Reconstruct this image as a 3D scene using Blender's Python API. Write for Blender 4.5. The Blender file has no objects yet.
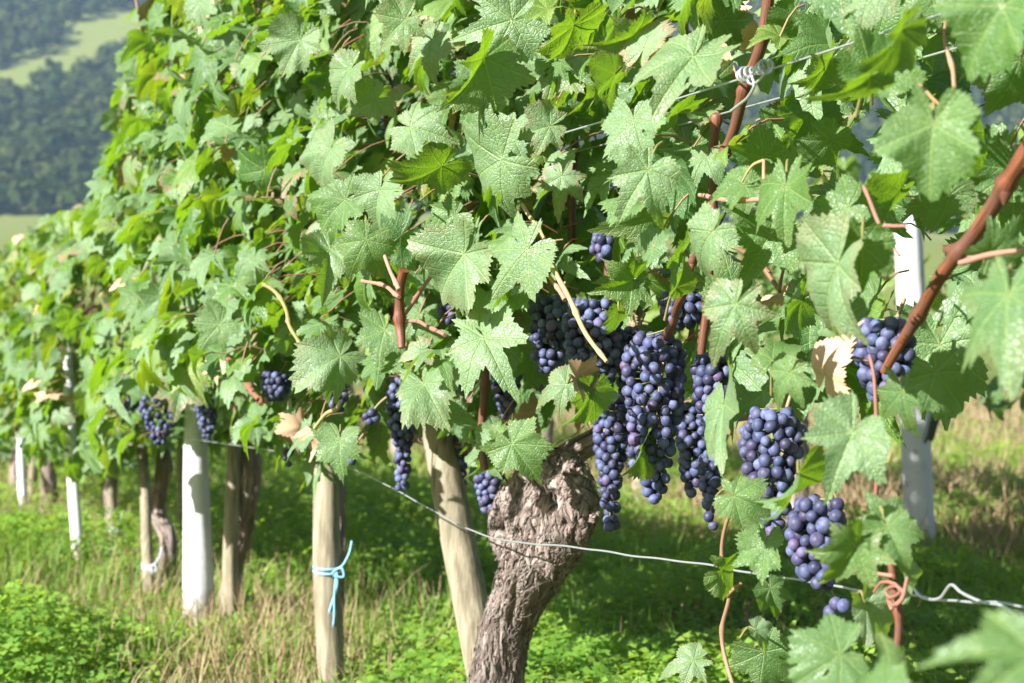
import bpy, math, random
import numpy as np
from mathutils import Vector, Matrix

rng = np.random.default_rng(7)
random.seed(7)
SC = bpy.context.scene
COL = SC.collection

# ------------------------------------------------------------------ camera, light, exposure
F = 1800.0                      # focal length in pixels of the 1024 wide picture
CAM = np.array([0.0, 0.0, 0.60])
PITCH = math.atan(18.5 / F)
cd = bpy.data.cameras.new('camera')
cd.sensor_width = 22.3
cd.lens = 22.3 * F / 1024.0
cd.clip_start = 0.05
cd.clip_end = 5000
cd.dof.use_dof = True
cd.dof.focus_distance = 1.72
cd.dof.aperture_fstop = 7.2
cam = bpy.data.objects.new('camera', cd)
cam.location = CAM
cam.rotation_euler = (math.pi / 2 + PITCH, 0, 0)
COL.objects.link(cam)
SC.camera = cam

ELEV = math.radians(28.5)
AZ = math.atan2(-0.80, -0.60)           # compass bearing of the sun, from +Y towards +X
TOSUN = np.array([math.sin(AZ) * math.cos(ELEV), math.cos(AZ) * math.cos(ELEV), math.sin(ELEV)])
world = bpy.data.worlds.new('World')
SC.world = world
world.use_nodes = True
wn = world.node_tree
sky = wn.nodes.new('ShaderNodeTexSky')
sky.sky_type = 'NISHITA'
sky.sun_disc = False
sky.sun_elevation = ELEV
sky.sun_rotation = AZ % (2 * math.pi)
wn.links.new(sky.outputs[0], wn.nodes['Background'].inputs['Color'])
wn.nodes['Background'].inputs['Strength'].default_value = 0.05
sd = bpy.data.lights.new('sun', 'SUN')
sd.energy = 5.0
sd.angle = math.radians(0.5)
sd.color = (1.0, 0.975, 0.935)
sun = bpy.data.objects.new('sun', sd)
sun.rotation_euler = Vector(TOSUN).to_track_quat('Z', 'Y').to_euler()
sun.location = (-6, -5, 8)
COL.objects.link(sun)
SC.view_settings.view_transform = 'Standard'
SC.view_settings.look = 'None'
SC.view_settings.exposure = 1.65
SC.view_settings.gamma = 1.0
SC.cycles.max_bounces = 6
SC.cycles.diffuse_bounces = 3
SC.cycles.transmission_bounces = 4
SC.cycles.transparent_max_bounces = 4
SC.cycles.volume_bounces = 1
SC.cycles.use_denoising = True

# ------------------------------------------------------------------ coordinates
R0 = np.array([-0.03, 2.45])            # foot of the big gnarled vine: origin of the row
U = np.array([-0.358, 0.934]); U /= np.linalg.norm(U)
N = np.array([U[1], -U[0]])             # away from the camera, across the row
CP, SP = math.cos(PITCH), math.sin(PITCH)

def ray(px, py):
    x = (px - 512.0) / F
    z = (341.5 - py) / F
    return np.array([x, CP - z * SP, SP + z * CP])

def at(px, py, p=0.0):
    """the point of the plane p metres behind the row that is seen at a place of the photograph"""
    d = ray(px, py)
    t = (p + N @ R0) / (N @ d[:2])
    return CAM + d * t

def proj(P):
    P = np.atleast_2d(P)
    q = P - CAM
    dep = q[:, 1] * CP + q[:, 2] * SP
    up = -q[:, 1] * SP + q[:, 2] * CP
    dep = np.where(np.abs(dep) < 1e-3, 1e-3, dep)
    return 512 + F * q[:, 0] / dep, 341.5 - F * up / dep, dep

def row(s, p, z):
    s = np.asarray(s, float); p = np.asarray(p, float); z = np.asarray(z, float)
    x = R0[0] + s * U[0] + p * N[0]
    y = R0[1] + s * U[1] + p * N[1]
    return np.stack(np.broadcast_arrays(x, y, z), -1)

def row_sp(P):
    q = np.atleast_2d(P)[:, :2] - R0
    return q @ U, q @ N

_perm = np.random.default_rng(3).random((256, 256))
def vnoise(x, y):
    x = np.asarray(x, float); y = np.asarray(y, float)
    xi = np.floor(x).astype(int); yi = np.floor(y).astype(int)
    fx = x - xi; fy = y - yi
    fx = fx * fx * (3 - 2 * fx); fy = fy * fy * (3 - 2 * fy)
    g = lambda a, b: _perm[a % 256, b % 256]
    return (g(xi, yi) * (1 - fx) * (1 - fy) + g(xi + 1, yi) * fx * (1 - fy)
            + g(xi, yi + 1) * (1 - fx) * fy + g(xi + 1, yi + 1) * fx * fy)

def nrm(v):
    v = np.asarray(v, float)
    return v / np.maximum(np.linalg.norm(v, axis=-1, keepdims=True), 1e-9)

# ------------------------------------------------------------------ mesh helpers
class MB:
    """collects pieces, links them as one mesh object"""
    def __init__(self):
        self.v, self.c = [], []
        self.f, self.uv, self.mi, self.sz = [], [], [], []
        self.n = 0
    def add(self, verts, faces, uvs=None, col=None, mi=0):
        verts = np.asarray(verts, float).reshape(-1, 3)
        faces = np.asarray(faces, int)
        k, m = faces.shape
        self.v.append(verts)
        self.c.append(np.zeros((len(verts), 4)) if col is None else np.broadcast_to(np.asarray(col, float), (len(verts), 4)))
        self.f.append((faces + self.n).ravel())
        self.sz.append(np.full(k, m))
        self.uv.append(np.zeros((k * m, 2)) if uvs is None else np.asarray(uvs, float).reshape(-1, 2))
        self.mi.append(np.full(k, mi))
        self.n += len(verts)
    def add_more(self, base, faces, uvs=None, mi=0):
        faces = np.asarray(faces, int)
        k, m = faces.shape
        self.f.append((faces + base).ravel()); self.sz.append(np.full(k, m))
        self.uv.append(np.zeros((k * m, 2)) if uvs is None else np.asarray(uvs, float).reshape(-1, 2))
        self.mi.append(np.full(k, mi))
    def mesh(self, name, mats, smooth=True):
        me = bpy.data.meshes.new(name)
        V = np.concatenate(self.v); L = np.concatenate(self.f); S = np.concatenate(self.sz)
        me.vertices.add(len(V)); me.vertices.foreach_set('co', V.astype(np.float32).ravel())
        me.loops.add(len(L)); me.loops.foreach_set('vertex_index', L.astype(np.int32))
        me.polygons.add(len(S))
        st = np.concatenate([[0], np.cumsum(S)[:-1]])
        me.polygons.foreach_set('loop_start', st.astype(np.int32))
        me.polygons.foreach_set('material_index', np.concatenate(self.mi).astype(np.int32))
        me.polygons.foreach_set('use_smooth', np.full(len(S), smooth))
        uvl = me.uv_layers.new(name='UVMap')
        uvl.data.foreach_set('uv', np.concatenate(self.uv).astype(np.float32).ravel())
        ca = me.color_attributes.new('tint', 'FLOAT_COLOR', 'POINT')
        ca.data.foreach_set('color', np.concatenate(self.c).astype(np.float32).ravel())
        me.update(calc_edges=True)
        for m in (mats if isinstance(mats, (list, tuple)) else [mats]):
            me.materials.append(m)
        return me
    def build(self, name, mats, parent=None, smooth=True, loc=None):
        """vertices are given in world space; the object's origin is put at its parent's or at loc"""
        o0 = np.zeros(3)
        if parent is not None: o0 = np.array(WLOC[parent.name])
        elif loc is not None: o0 = np.array(loc)
        self.v = [v - o0 for v in self.v]
        o = bpy.data.objects.new(name, self.mesh(name, mats, smooth))
        COL.objects.link(o)
        if parent is not None:
            o.parent = parent
        else:
            o.location = o0
        WLOC[o.name] = o0
        return o

WLOC = {}
def tag(o, label=None, cat=None, group=None, kind=None):
    if label: o['label'] = label
    if cat: o['category'] = cat
    if group: o['group'] = group
    if kind: o['kind'] = kind
    return o

def thing(name, loc, label, cat, group=None):
    o = bpy.data.objects.new(name, None)
    o.empty_display_size = 0.05
    o.location = [float(a) for a in loc]
    COL.objects.link(o)
    WLOC[o.name] = np.array(loc, float)
    return tag(o, label, cat, group)

def spline(pts, n):
    """Catmull-Rom through rows of pts (any number of columns)"""
    P = np.asarray(pts, float)
    P = np.vstack([2 * P[0] - P[1], P, 2 * P[-1] - P[-2]])
    t = np.linspace(0, len(P) - 3 - 1e-6, n)
    i = np.floor(t).astype(int); f = (t - i)[:, None]
    a, b, c, d = P[i], P[i + 1], P[i + 2], P[i + 3]
    return 0.5 * (2 * b + (c - a) * f + (2 * a - 5 * b + 4 * c - d) * f ** 2 + (3 * b - a - 3 * c + d) * f ** 3)

def frames(C):
    T = nrm(np.gradient(C, axis=0))
    A = np.zeros_like(C); B = np.zeros_like(C)
    ref = np.array([0.13, -1.0, 0.2]) if abs(T[0] @ nrm([0.13, -1, 0.2])) < 0.9 else np.array([1.0, 0, 0])
    a = nrm(ref - T[0] * (ref @ T[0]))
    for i in range(len(C)):
        a = nrm(a - T[i] * (a @ T[i]))
        A[i] = a; B[i] = np.cross(T[i], a)
    return T, A, B

def tube(mb, C, rad, sides=8, cap=True, disp=None, col=None, mi=0):
    C = np.asarray(C, float); n = len(C)
    rad = np.broadcast_to(np.asarray(rad, float), (n,))
    T, A, B = frames(C)
    th = np.arange(sides) / sides * 2 * math.pi
    R = rad[:, None] * np.ones((1, sides))
    ln = np.concatenate([[0], np.cumsum(np.linalg.norm(np.diff(C, axis=0), axis=1))])
    if disp is not None: R = R + disp(ln[:, None] * np.ones((1, sides)), np.ones((n, 1)) * th[None], rad[:, None])
    V = C[:, None] + R[..., None] * (np.cos(th)[None, :, None] * A[:, None] + np.sin(th)[None, :, None] * B[:, None])
    i = np.arange(n - 1)[:, None]; j = np.arange(sides)[None]
    j2 = (j + 1) % sides
    f = np.stack(np.broadcast_arrays(i * sides + j, i * sides + j2, (i + 1) * sides + j2, (i + 1) * sides + j), -1).reshape(-1, 4)
    u0 = ln[i] + 0 * j; u1 = ln[i + 1] + 0 * j
    v0 = j / sides + 0 * i; v1 = (j + 1) / sides + 0 * i
    uv = np.stack([np.stack([u0, v0], -1), np.stack([u0, v1], -1), np.stack([u1, v1], -1), np.stack([u1, v0], -1)], 2).reshape(-1, 2)
    base = mb.n
    mb.add(V.reshape(-1, 3), f, uv, col, mi)
    if cap:
        for e, order in ((0, -1), (n - 1, 1)):
            mb.add(np.vstack([V[e], C[e][None]]), [[k, (k + 1) % sides, sides][::order] for k in range(sides)],
                   None, col, mi)
    return V

# ------------------------------------------------------------------ materials
class NT:
    def __init__(self, name):
        self.m = bpy.data.materials.new(name)
        self.m.use_nodes = True
        self.t = self.m.node_tree
        self.out = self.t.nodes['Material Output']
        self.bsdf = self.t.nodes['Principled BSDF']
    def n(self, typ, **kw):
        nd = self.t.nodes.new('ShaderNode' + typ)
        for k, v in kw.items(): setattr(nd, k, v)
        return nd
    def set(self, sock, v):
        if isinstance(v, bpy.types.NodeSocket): self.t.links.new(v, sock)
        elif v is not None:
            if hasattr(sock.default_value, '__len__') and not isinstance(v, (int, float)):
                v = tuple(v) + ((1.0,) if len(sock.default_value) == 4 and len(v) == 3 else ())
            sock.default_value = v
    def math(self, op, a, b=None, c=None):
        nd = self.n('Math', operation=op)
        for i, v in enumerate((a, b, c)):
            if v is not None: self.set(nd.inputs[i], v)
        return nd.outputs[0]
    def step(self, x, lo, hi):
        nd = self.n('MapRange', interpolation_type='SMOOTHSTEP')
        for k, v in zip(('Value', 'From Min', 'From Max'), (x, lo, hi)): self.set(nd.inputs[k], v)
        return nd.outputs[0]
    def mix(self, f, a, b, mode='MIX'):
        nd = self.n('Mix', data_type='RGBA', blend_type=mode)
        self.set(nd.inputs[0], f); self.set(nd.inputs[6], a); self.set(nd.inputs[7], b)
        return nd.outputs[2]
    def noise(self, vec=None, scale=5, detail=3, rough=0.55, out='Fac'):
        nd = self.n('TexNoise')
        self.set(nd.inputs['Scale'], scale); self.set(nd.inputs['Detail'], detail); self.set(nd.inputs['Roughness'], rough)
        if vec is not None: self.set(nd.inputs['Vector'], vec)
        return nd.outputs[out]
    def coord(self, which='Object'):
        return self.n('TexCoord').outputs[which]
    def scale(self, vec, s):
        nd = self.n('Mapping'); self.set(nd.inputs['Vector'], vec); self.set(nd.inputs['Scale'], s)
        return nd.outputs[0]
    def bump(self, h, strength=0.4, dist=0.002):
        nd = self.n('Bump'); self.set(nd.inputs['Height'], h)
        self.set(nd.inputs['Strength'], strength); self.set(nd.inputs['Distance'], dist)
        self.set(self.bsdf.inputs['Normal'], nd.outputs[0])
        return nd.outputs[0]
    def p(self, **kw):
        for k, v in kw.items(): self.set(self.bsdf.inputs[k.replace('_', ' ')], v)

def mat_leaf(name, g1, g2, tr, white=0.5):
    t = NT(name)
    uv = t.n('UVMap').outputs[0]
    sx = t.n('SeparateXYZ'); t.set(sx.inputs[0], uv)
    u, v = sx.outputs[0], sx.outputs[1]
    at_ = t.n('Attribute', attribute_name='tint')
    sc = t.n('SeparateColor'); t.set(sc.inputs[0], at_.outputs['Color'])
    hue, red, wht = sc.outputs
    edge = at_.outputs['Alpha']
    av = t.math('ABSOLUTE', v)
    mainv = t.math('SUBTRACT', 1.0, t.step(av, 0.007, 0.020))
    k = t.math('FRACT', t.math('MULTIPLY', t.math('SUBTRACT', u, t.math('MULTIPLY', av, 0.75)), 6.5))
    k = t.math('ABSOLUTE', t.math('SUBTRACT', k, 0.5))
    sec = t.math('MULTIPLY', t.math('SUBTRACT', 1.0, t.step(k, 0.03, 0.09)), t.step(av, 0.0, 0.02))
    cmb = t.n('CombineXYZ'); t.set(cmb.inputs[0], u); t.set(cmb.inputs[1], v); t.set(cmb.inputs[2], t.math('MULTIPLY', hue, 37.0))
    vo = t.n('TexVoronoi', feature='DISTANCE_TO_EDGE'); t.set(vo.inputs['Vector'], cmb.outputs[0]); t.set(vo.inputs['Scale'], 17.0)
    cell = t.step(vo.outputs['Distance'], 0.0, 0.16)
    big = t.noise(cmb.outputs[0], 3.2, 3)
    col = t.mix(hue, g1, g2)
    col = t.mix(t.math('MULTIPLY', t.step(big, 0.35, 0.75), 0.35), col, (g2[0] * 1.5, g2[1] * 1.25, g2[2]))
    # pale spray residue lying in the hollows between the fine veins
    res = t.math('MULTIPLY', t.math('MULTIPLY', wht, white), t.math('ADD', 0.35, t.math('MULTIPLY', t.noise(cmb.outputs[0], 5.0, 4), t.math('ADD', 0.75, t.math('MULTIPLY', cell, 0.25)))))
    col = t.mix(res, col, (0.27, 0.37, 0.23))
    col = t.mix(t.math('MULTIPLY', sec, 0.20), col, (0.17, 0.27, 0.07))
    col = t.mix(t.math('MULTIPLY', mainv, 0.45), col, (0.22, 0.31, 0.09))
    redf = t.math('MULTIPLY', red, t.step(t.math('ADD', edge, t.math('MULTIPLY', t.math('SUBTRACT', big, 0.5), 0.9)), 0.55, 1.0))
    col = t.mix(redf, col, (0.30, 0.15, 0.10))
    # little brown blemishes
    sp = t.step(t.noise(cmb.outputs[0], 9.0, 2), 0.74, 0.79)
    col = t.mix(t.math('MULTIPLY', sp, 0.7), col, (0.13, 0.07, 0.03))
    geo = t.n('NewGeometry')
    under = t.mix(0.45, col, (0.10, 0.19, 0.09))
    colf = t.mix(geo.outputs['Backfacing'], col, under)
    t.p(Base_Color=colf, Roughness=t.math('ADD', 0.36, t.math('MULTIPLY', big, 0.25)))
    t.bsdf.inputs['Specular IOR Level'].default_value = 0.62
    h = t.math('ADD', t.math('MULTIPLY', cell, 0.36), t.math('MULTIPLY', t.math('ADD', mainv, t.math('MULTIPLY', sec, 0.7)), -0.8))
    nb = t.bump(t.math('ADD', h, t.math('MULTIPLY', big, 1.6)), 0.55, 0.0020)
    tl = t.n('BsdfTranslucent')
    tc = t.mix(t.math('MULTIPLY', mainv, 0.6), tr, (tr[0] * 1.2, tr[1] * 1.05, tr[2] * 1.5))
    tc = t.mix(t.math('MULTIPLY', sec, 0.4), tc, (tr[0] * 0.5, tr[1] * 0.6, tr[2] * 0.6))
    tc = t.mix(redf, tc, (0.30, 0.10, 0.03))
    t.set(tl.inputs['Color'], tc); t.set(tl.inputs['Normal'], nb)
    mx = t.n('MixShader'); t.set(mx.inputs[0], 0.23)
    t.t.links.new(t.bsdf.outputs[0], mx.inputs[1]); t.t.links.new(tl.outputs[0], mx.inputs[2])
    t.t.links.new(mx.outputs[0], t.out.inputs['Surface'])
    return t.m

def mat_simple_leaf(name, c1, c2, tr, fac=0.35, rough=0.55, spec=0.2):
    t = NT(name)
    at_ = t.n('Attribute', attribute_name='tint')
    sc = t.n('SeparateColor'); t.set(sc.inputs[0], at_.outputs['Color'])
    col = t.mix(sc.outputs[0], c1, c2)
    t.p(Base_Color=col, Roughness=rough)
    t.bsdf.inputs['Specular IOR Level'].default_value = spec
    tl = t.n('BsdfTranslucent'); t.set(tl.inputs['Color'], tr)
    mx = t.n('MixShader'); t.set(mx.inputs[0], fac)
    t.t.links.new(t.bsdf.outputs[0], mx.inputs[1]); t.t.links.new(tl.outputs[0], mx.inputs[2])
    t.t.links.new(mx.outputs[0], t.out.inputs['Surface'])
    return t.m

def mat_bark():
    t = NT('bark')
    uv = t.n('UVMap').outputs[0]
    ob = t.coord('Object')
    fib = t.noise(t.scale(uv, (14, 60, 1)), 1.0, 6, 0.65)
    pat = t.noise(ob, 14, 4)
    col = t.mix(t.step(fib, 0.3, 0.72), (0.075, 0.052, 0.042), (0.46, 0.365, 0.315))
    col = t.mix(t.step(pat, 0.45, 0.7), col, (0.30, 0.215, 0.185))
    col = t.mix(t.math('MULTIPLY', t.step(t.noise(ob, 30, 3), 0.6, 0.7), 0.5), col, (0.42, 0.38, 0.34))
    at_ = t.n('Attribute', attribute_name='tint')
    sc = t.n('SeparateColor'); t.set(sc.inputs[0], at_.outputs['Color'])
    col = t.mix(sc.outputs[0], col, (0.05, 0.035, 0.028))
    col = t.mix(sc.outputs[1], col, (0.66, 0.60, 0.52))
    t.p(Base_Color=col, Roughness=0.9)
    t.bump(t.math('ADD', fib, t.math('MULTIPLY', pat, 0.3)), 0.9, 0.006)
    return t.m

def mat_wood(name, c1, c2):
    t = NT(name)
    ob = t.coord('Object')
    g = t.noise(t.scale(ob, (40, 40, 3.0)), 3.0, 5, 0.6)
    b = t.noise(ob, 6, 3)
    col = t.mix(t.step(g, 0.3, 0.7), c1, c2)
    col = t.mix(t.math('MULTIPLY', t.step(b, 0.45, 0.7), 0.5), col, (c1[0] * 0.7, c1[1] * 0.75, c1[2] * 0.7))
    t.p(Base_Color=col, Roughness=0.82)
    t.bump(g, 0.5, 0.003)
    return t.m

def mat_cane():
    t = NT('cane_bark')
    uv = t.n('UVMap').outputs[0]
    f = t.noise(t.scale(uv, (22, 26, 1)), 1.0, 5, 0.65)
    b = t.noise(t.coord('Object'), 28, 4)
    at_ = t.n('Attribute', attribute_name='tint')
    sc = t.n('SeparateColor'); t.set(sc.inputs[0], at_.outputs['Color'])
    col = t.mix(t.step(f, 0.3, 0.7), (0.050, 0.018, 0.011), (0.24, 0.078, 0.030))
    col = t.mix(t.math('MULTIPLY', t.step(b, 0.42, 0.62), 0.75), col, (0.10, 0.045, 0.032))
    col = t.mix(sc.outputs[0], col, (0.42, 0.33, 0.14))     # straw coloured shoots
    col = t.mix(sc.outputs[1], col, (0.45, 0.22, 0.17))     # pinkish petioles
    col = t.mix(sc.outputs[2], col, (0.20, 0.27, 0.06))     # green stalks
    t.p(Base_Color=col, Roughness=0.5)
    t.bump(f, 0.4, 0.0015)
    return t.m

def mat_paint():
    t = NT('whitewashed_post')
    ob = t.coord('Object')
    d = t.step(t.noise(t.scale(ob, (1, 1, 0.6)), 30, 4, 0.65), 0.60, 0.66)
    big = t.noise(ob, 4, 4)
    col = t.mix(t.step(big, 0.4, 0.8), (0.60, 0.60, 0.615), (0.40, 0.395, 0.39))
    sx = t.n('SeparateXYZ'); t.set(sx.inputs[0], ob)
    low = t.math('SUBTRACT', 1.0, t.step(sx.outputs[2], 0.0, 0.22))
    col = t.mix(t.math('MULTIPLY', d, t.math('ADD', 0.45, low)), col, (0.13, 0.11, 0.09))
    splash = t.step(t.math('ADD', low, t.noise(ob, 18, 4)), 1.1, 1.45)
    col = t.mix(t.math('MULTIPLY', splash, 0.75), col, (0.24, 0.19, 0.13))
    t.p(Base_Color=col, Roughness=0.75)
    t.bump(t.noise(ob, 90, 4), 0.3, 0.003)
    return t.m

def mat_berry():
    t = NT('grape_skin')
    oi = t.n('ObjectInfo')
    ob = t.coord('Object')
    rnd = oi.outputs['Random']
    vadd = t.n('VectorMath', operation='ADD'); t.set(vadd.inputs[0], ob)
    cm = t.n('CombineXYZ'); t.set(cm.inputs[0], t.math('MULTIPLY', rnd, 31.0)); t.set(cm.inputs[1], t.math('MULTIPLY', rnd, 17.0))
    t.set(vadd.inputs[1], cm.outputs[0])
    v = vadd.outputs[0]
    bl = t.step(t.noise(v, 120, 4, 0.6), 0.30, 0.66)
    base = t.mix(rnd, (0.012, 0.011, 0.028), (0.030, 0.013, 0.032))
    bloom = t.mix(t.math('FRACT', t.math('MULTIPLY', rnd, 7.3)), (0.120, 0.165, 0.345), (0.155, 0.18, 0.32))
    amt = t.math('MULTIPLY', t.math('ADD', 0.22, t.math('MULTIPLY', t.math('FRACT', t.math('MULTIPLY', rnd, 3.7)), 0.66)), t.math('ADD', 0.30, t.math('MULTIPLY', bl, 0.70)))
    base = t.mix(t.step(rnd, 0.965, 0.975), base, (0.085, 0.012, 0.022))
    amt = t.math('MULTIPLY', amt, t.math('SUBTRACT', 1.0, t.math('MULTIPLY', t.step(t.noise(v, 55, 2), 0.60, 0.66), 0.55)))
    col = t.mix(amt, base, bloom)
    t.p(Base_Color=col, Roughness=t.math('SUBTRACT', 0.72, t.math('MULTIPLY', t.math('SUBTRACT', 1.0, amt), 0.26)))
    t.bsdf.inputs['Specular IOR Level'].default_value = 0.30
    return t.m

def mat_flat(name, col, rough=0.6, metal=0.0, var=0.25, sc=40):
    t = NT(name)
    n = t.noise(t.coord('Object'), sc, 3)
    c = t.mix(n, tuple(a * (1 - var) for a in col), tuple(min(1, a * (1 + var)) for a in col))
    t.p(Base_Color=c, Roughness=rough, Metallic=metal)
    t.bump(n, 0.15, 0.001)
    return t.m

def mat_ground():
    t = NT('soil_and_turf')
    ob = t.n('NewGeometry').outputs['Position']
    a = t.noise(ob, 1.3, 5, 0.6); b = t.noise(ob, 14, 5, 0.65); c = t.noise(ob, 0.02, 4)
    near = t.mix(t.step(a, 0.35, 0.65), (0.06, 0.13, 0.025), (0.16, 0.135, 0.065))
    near = t.mix(t.math('MULTIPLY', t.step(b, 0.35, 0.7), 0.6), near, (0.035, 0.05, 0.015))
    far = t.mix(c, (0.13, 0.175, 0.04), (0.20, 0.22, 0.065))
    far = t.mix(t.math('MULTIPLY', t.noise(ob, 0.3, 3), 0.4), far, (0.15, 0.15, 0.06))
    sx = t.n('SeparateXYZ'); t.set(sx.inputs[0], ob)
    col = t.mix(t.step(sx.outputs[1], 18, 60), near, far)
    t.p(Base_Color=col, Roughness=0.95)
    t.bsdf.inputs['Specular IOR Level'].default_value = 0.05
    t.bump(b, 0.6, 0.03)
    return t.m

M_LEAF = mat_leaf('vine_leaf', (0.022, 0.082, 0.012), (0.068, 0.145, 0.015), (0.43, 0.77, 0.02), 0.72)
M_LEAF2 = mat_leaf('vine_leaf_yellowing', (0.055, 0.142, 0.015), (0.135, 0.195, 0.02), (0.56, 0.80, 0.02), 0.4)
M_DEAD = mat_flat('withered_leaf', (0.46, 0.30, 0.18), 0.75, 0, 0.4, 60)
M_CANE = mat_cane()
M_BARK = mat_bark()
M_STAKE = mat_wood('stake_wood', (0.14, 0.115, 0.072), (0.31, 0.27, 0.185))
M_PAINT = mat_paint()
M_BERRY = mat_berry()
M_WIRE = mat_flat('galvanised_wire', (0.55, 0.56, 0.58), 0.38, 0.75, 0.2, 150)
M_STEEL = mat_flat('grey_steel', (0.22, 0.24, 0.26), 0.5, 0.5)
M_TWINE = mat_flat('blue_twine', (0.22, 0.46, 0.60), 0.55, 0, 0.3, 90)
M_PALETWINE = mat_flat('pale_twine', (0.55, 0.62, 0.72), 0.55, 0, 0.3, 90)
M_GUARD = mat_flat('pink_guard', (0.62, 0.38, 0.38), 0.6)
M_GROUND = mat_ground()
M_CLOVER = mat_simple_leaf('clover_leaf', (0.115, 0.24, 0.035), (0.27, 0.39, 0.065), (0.48, 0.70, 0.06), 0.40)
M_GRASS = mat_simple_leaf('grass_blade', (0.08, 0.18, 0.03), (0.20, 0.27, 0.06), (0.34, 0.48, 0.05), 0.35)
M_STRAW = mat_simple_leaf('dry_straw', (0.25, 0.165, 0.095), (0.42, 0.32, 0.19), (0.35, 0.25, 0.10), 0.2, 0.7)
M_FOREST = mat_simple_leaf('forest_crown', (0.018, 0.036, 0.012), (0.075, 0.088, 0.024), (0.10, 0.14, 0.02), 0.2, 0.9, 0.0)

# ------------------------------------------------------------------ leaf templates
LOBES = [0, 52, 104, 150]
def leaf_template(r, k, rings, fold=0.0, droop=0.25, wave=0.07):
    """grape leaf: petiole at the origin, tip at +Y (length 1), upper face +Z.
    returns verts, tris, tri_uv, quads, quad_uv, edge"""
    dp_ = r.uniform(0.0, 1.0)
    sinr = [0.76 - .17 * dp_, 0.68 - .17 * dp_, 0.56 - .10 * dp_]
    lobr = [1.0, 0.84, 0.68, 0.54]
    veins = [math.radians(a + r.normal(0, 2.5)) for a in LOBES]
    R_ang, R_r, sec = [], [], []
    def half(side):
        asym = r.uniform(0.82, 1.12)
        va = [veins[0]] + [v * r.uniform(0.94, 1.06) for v in veins[1:]]
        lr = [lobr[0]] + [l * asym * r.uniform(0.80, 1.15) for l in lobr[1:]]
        sr = [q_ * asym * r.uniform(0.70, 1.22) for q_ in sinr]
        sa = [0.5 * (va[i] + va[i + 1]) + math.radians(r.normal(0, 2)) for i in range(3)] + [math.radians(174)]
        out = []
        for i in range(4):
            # rising half (from previous sinus to this lobe tip), then falling half to the next sinus
            if i > 0:
                for q in range(1, k + 1):
                    f = q / k
                    out.append((sa[i - 1] + (va[i] - sa[i - 1]) * f, sr[i - 1] + (lr[i] - sr[i - 1]) * f ** 1.25, i))
            end_r = sr[i] if i < 3 else 0.07
            for q in range(1, k + 1):
                f = q / k
                if i < 3: rr = lr[i] + (end_r - lr[i]) * (1 - (1 - f) ** 1.25)
                else: rr = lr[i] * (1 - f ** 2.2) + end_r * f ** 2.2
                out.append((va[i] + (sa[i] - va[i]) * f, rr, i))
        return va, out
    vR, oR = half(1)
    vL, oL = half(-1)
    ang = [0.0] + [o[0] for o in oR] + [-o[0] for o in reversed(oL)]
    rad = [1.0] + [o[1] for o in oR] + [o[1] for o in reversed(oL)]
    ang = np.array(ang); rad = np.array(rad)
    n = len(ang)
    # teeth
    if k >= 3:
        tooth = 1 + np.where(np.arange(n) % 2 == 0, 1, -1) * r.uniform(0.005, 0.085, n) + r.normal(0, 0.012, n)
        tooth[0] = 1.03
        rad = rad * tooth
    # sector of every outline segment: nearest vein
    va_all = np.array([vR[0]] + vR[1:] + [-a for a in vL[1:]])
    mid = ang + 0
    segmid = 0.5 * (ang + np.roll(ang, -1)); segmid[-1] = 0.5 * (ang[-1] + 0.0)
    # the segment across the petiole sinus joins +174 and -174: handled apart
    fr = np.linspace(0, 1, rings + 1)[1:] ** 0.9
    V = [np.zeros((1, 2))]
    for f in fr:
        V.append(np.stack([np.sin(ang) * rad * f, np.cos(ang) * rad * f], -1))
    XY = np.concatenate(V)
    edge = np.concatenate([[0.0]] + [np.full(n, f) for f in fr])
    tris, tuv, quads, quv = [], [], [], []
    holes = [(r.integers(1, max(2, rings - 1)), r.integers(0, n), r.integers(1, 3)) for _ in range(r.integers(0, 3))] if rings > 3 else []
    gap = [i for i in range(n) if abs(ang[i] - ang[(i + 1) % n]) > math.pi]
    def uvof(idx, va):
        x, y = XY[idx]
        return (x * math.sin(va) + y * math.cos(va), x * math.cos(va) - y * math.sin(va))
    for i in range(n):
        if i in gap: continue
        j = (i + 1) % n
        va = va_all[np.argmin(np.abs(va_all - segmid[i]))]
        # angle grows clockwise seen from +Z, so order j, i for an upward normal
        t = [0, 1 + j, 1 + i]
        tris.append(t); tuv += [uvof(a, va) for a in t]
        for q in range(rings - 1):
            b = 1 + q * n; c = b + n
            if any((q == hq and (i - hi) % n < hw) for hq, hi, hw in holes): continue
            f4 = [b + i, b + j, c + j, c + i]
            quads.append(f4); quv += [uvof(a, va) for a in f4]
    x, y = XY[:, 0], XY[:, 1]
    rr = np.hypot(x, y); th = np.arctan2(x, y)
    ph = r.uniform(0, 6.28, 3)
    bx = r.normal(0, 0.45); ob = r.uniform(0, 6.28); of = r.uniform(0, .75); oc = r.uniform(.1, .5)
    z = -droop * rr ** 2 * (0.6 + 0.4 * np.cos(th)) + fold * np.abs(x) ** 1.2 - 0.45 * droop * np.clip(rr - 0.55, 0, 1) ** 1.3 * 2 + bx * x * np.abs(x) + of * np.clip(x * np.cos(ob) + y * np.sin(ob) - oc, 0, 1) * (-1 if r.random() < .65 else 1)
    z += wave * rr ** 1.5 * np.sin(3 * th + ph[0]) + wave * 0.6 * rr ** 2 * np.sin(7 * th + ph[1])
    z += wave * 0.35 * rr ** 3 * np.sin(15 * th + ph[2])
    # leaf puckers down along each main vein
    dv = np.min(np.abs((th[:, None] - va_all[None] + math.pi) % (2 * math.pi) - math.pi), axis=1)
    z += 0.05 * rr * np.minimum(dv / 0.4, 1.0)
    P = np.stack([x, y, z], -1)
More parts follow.
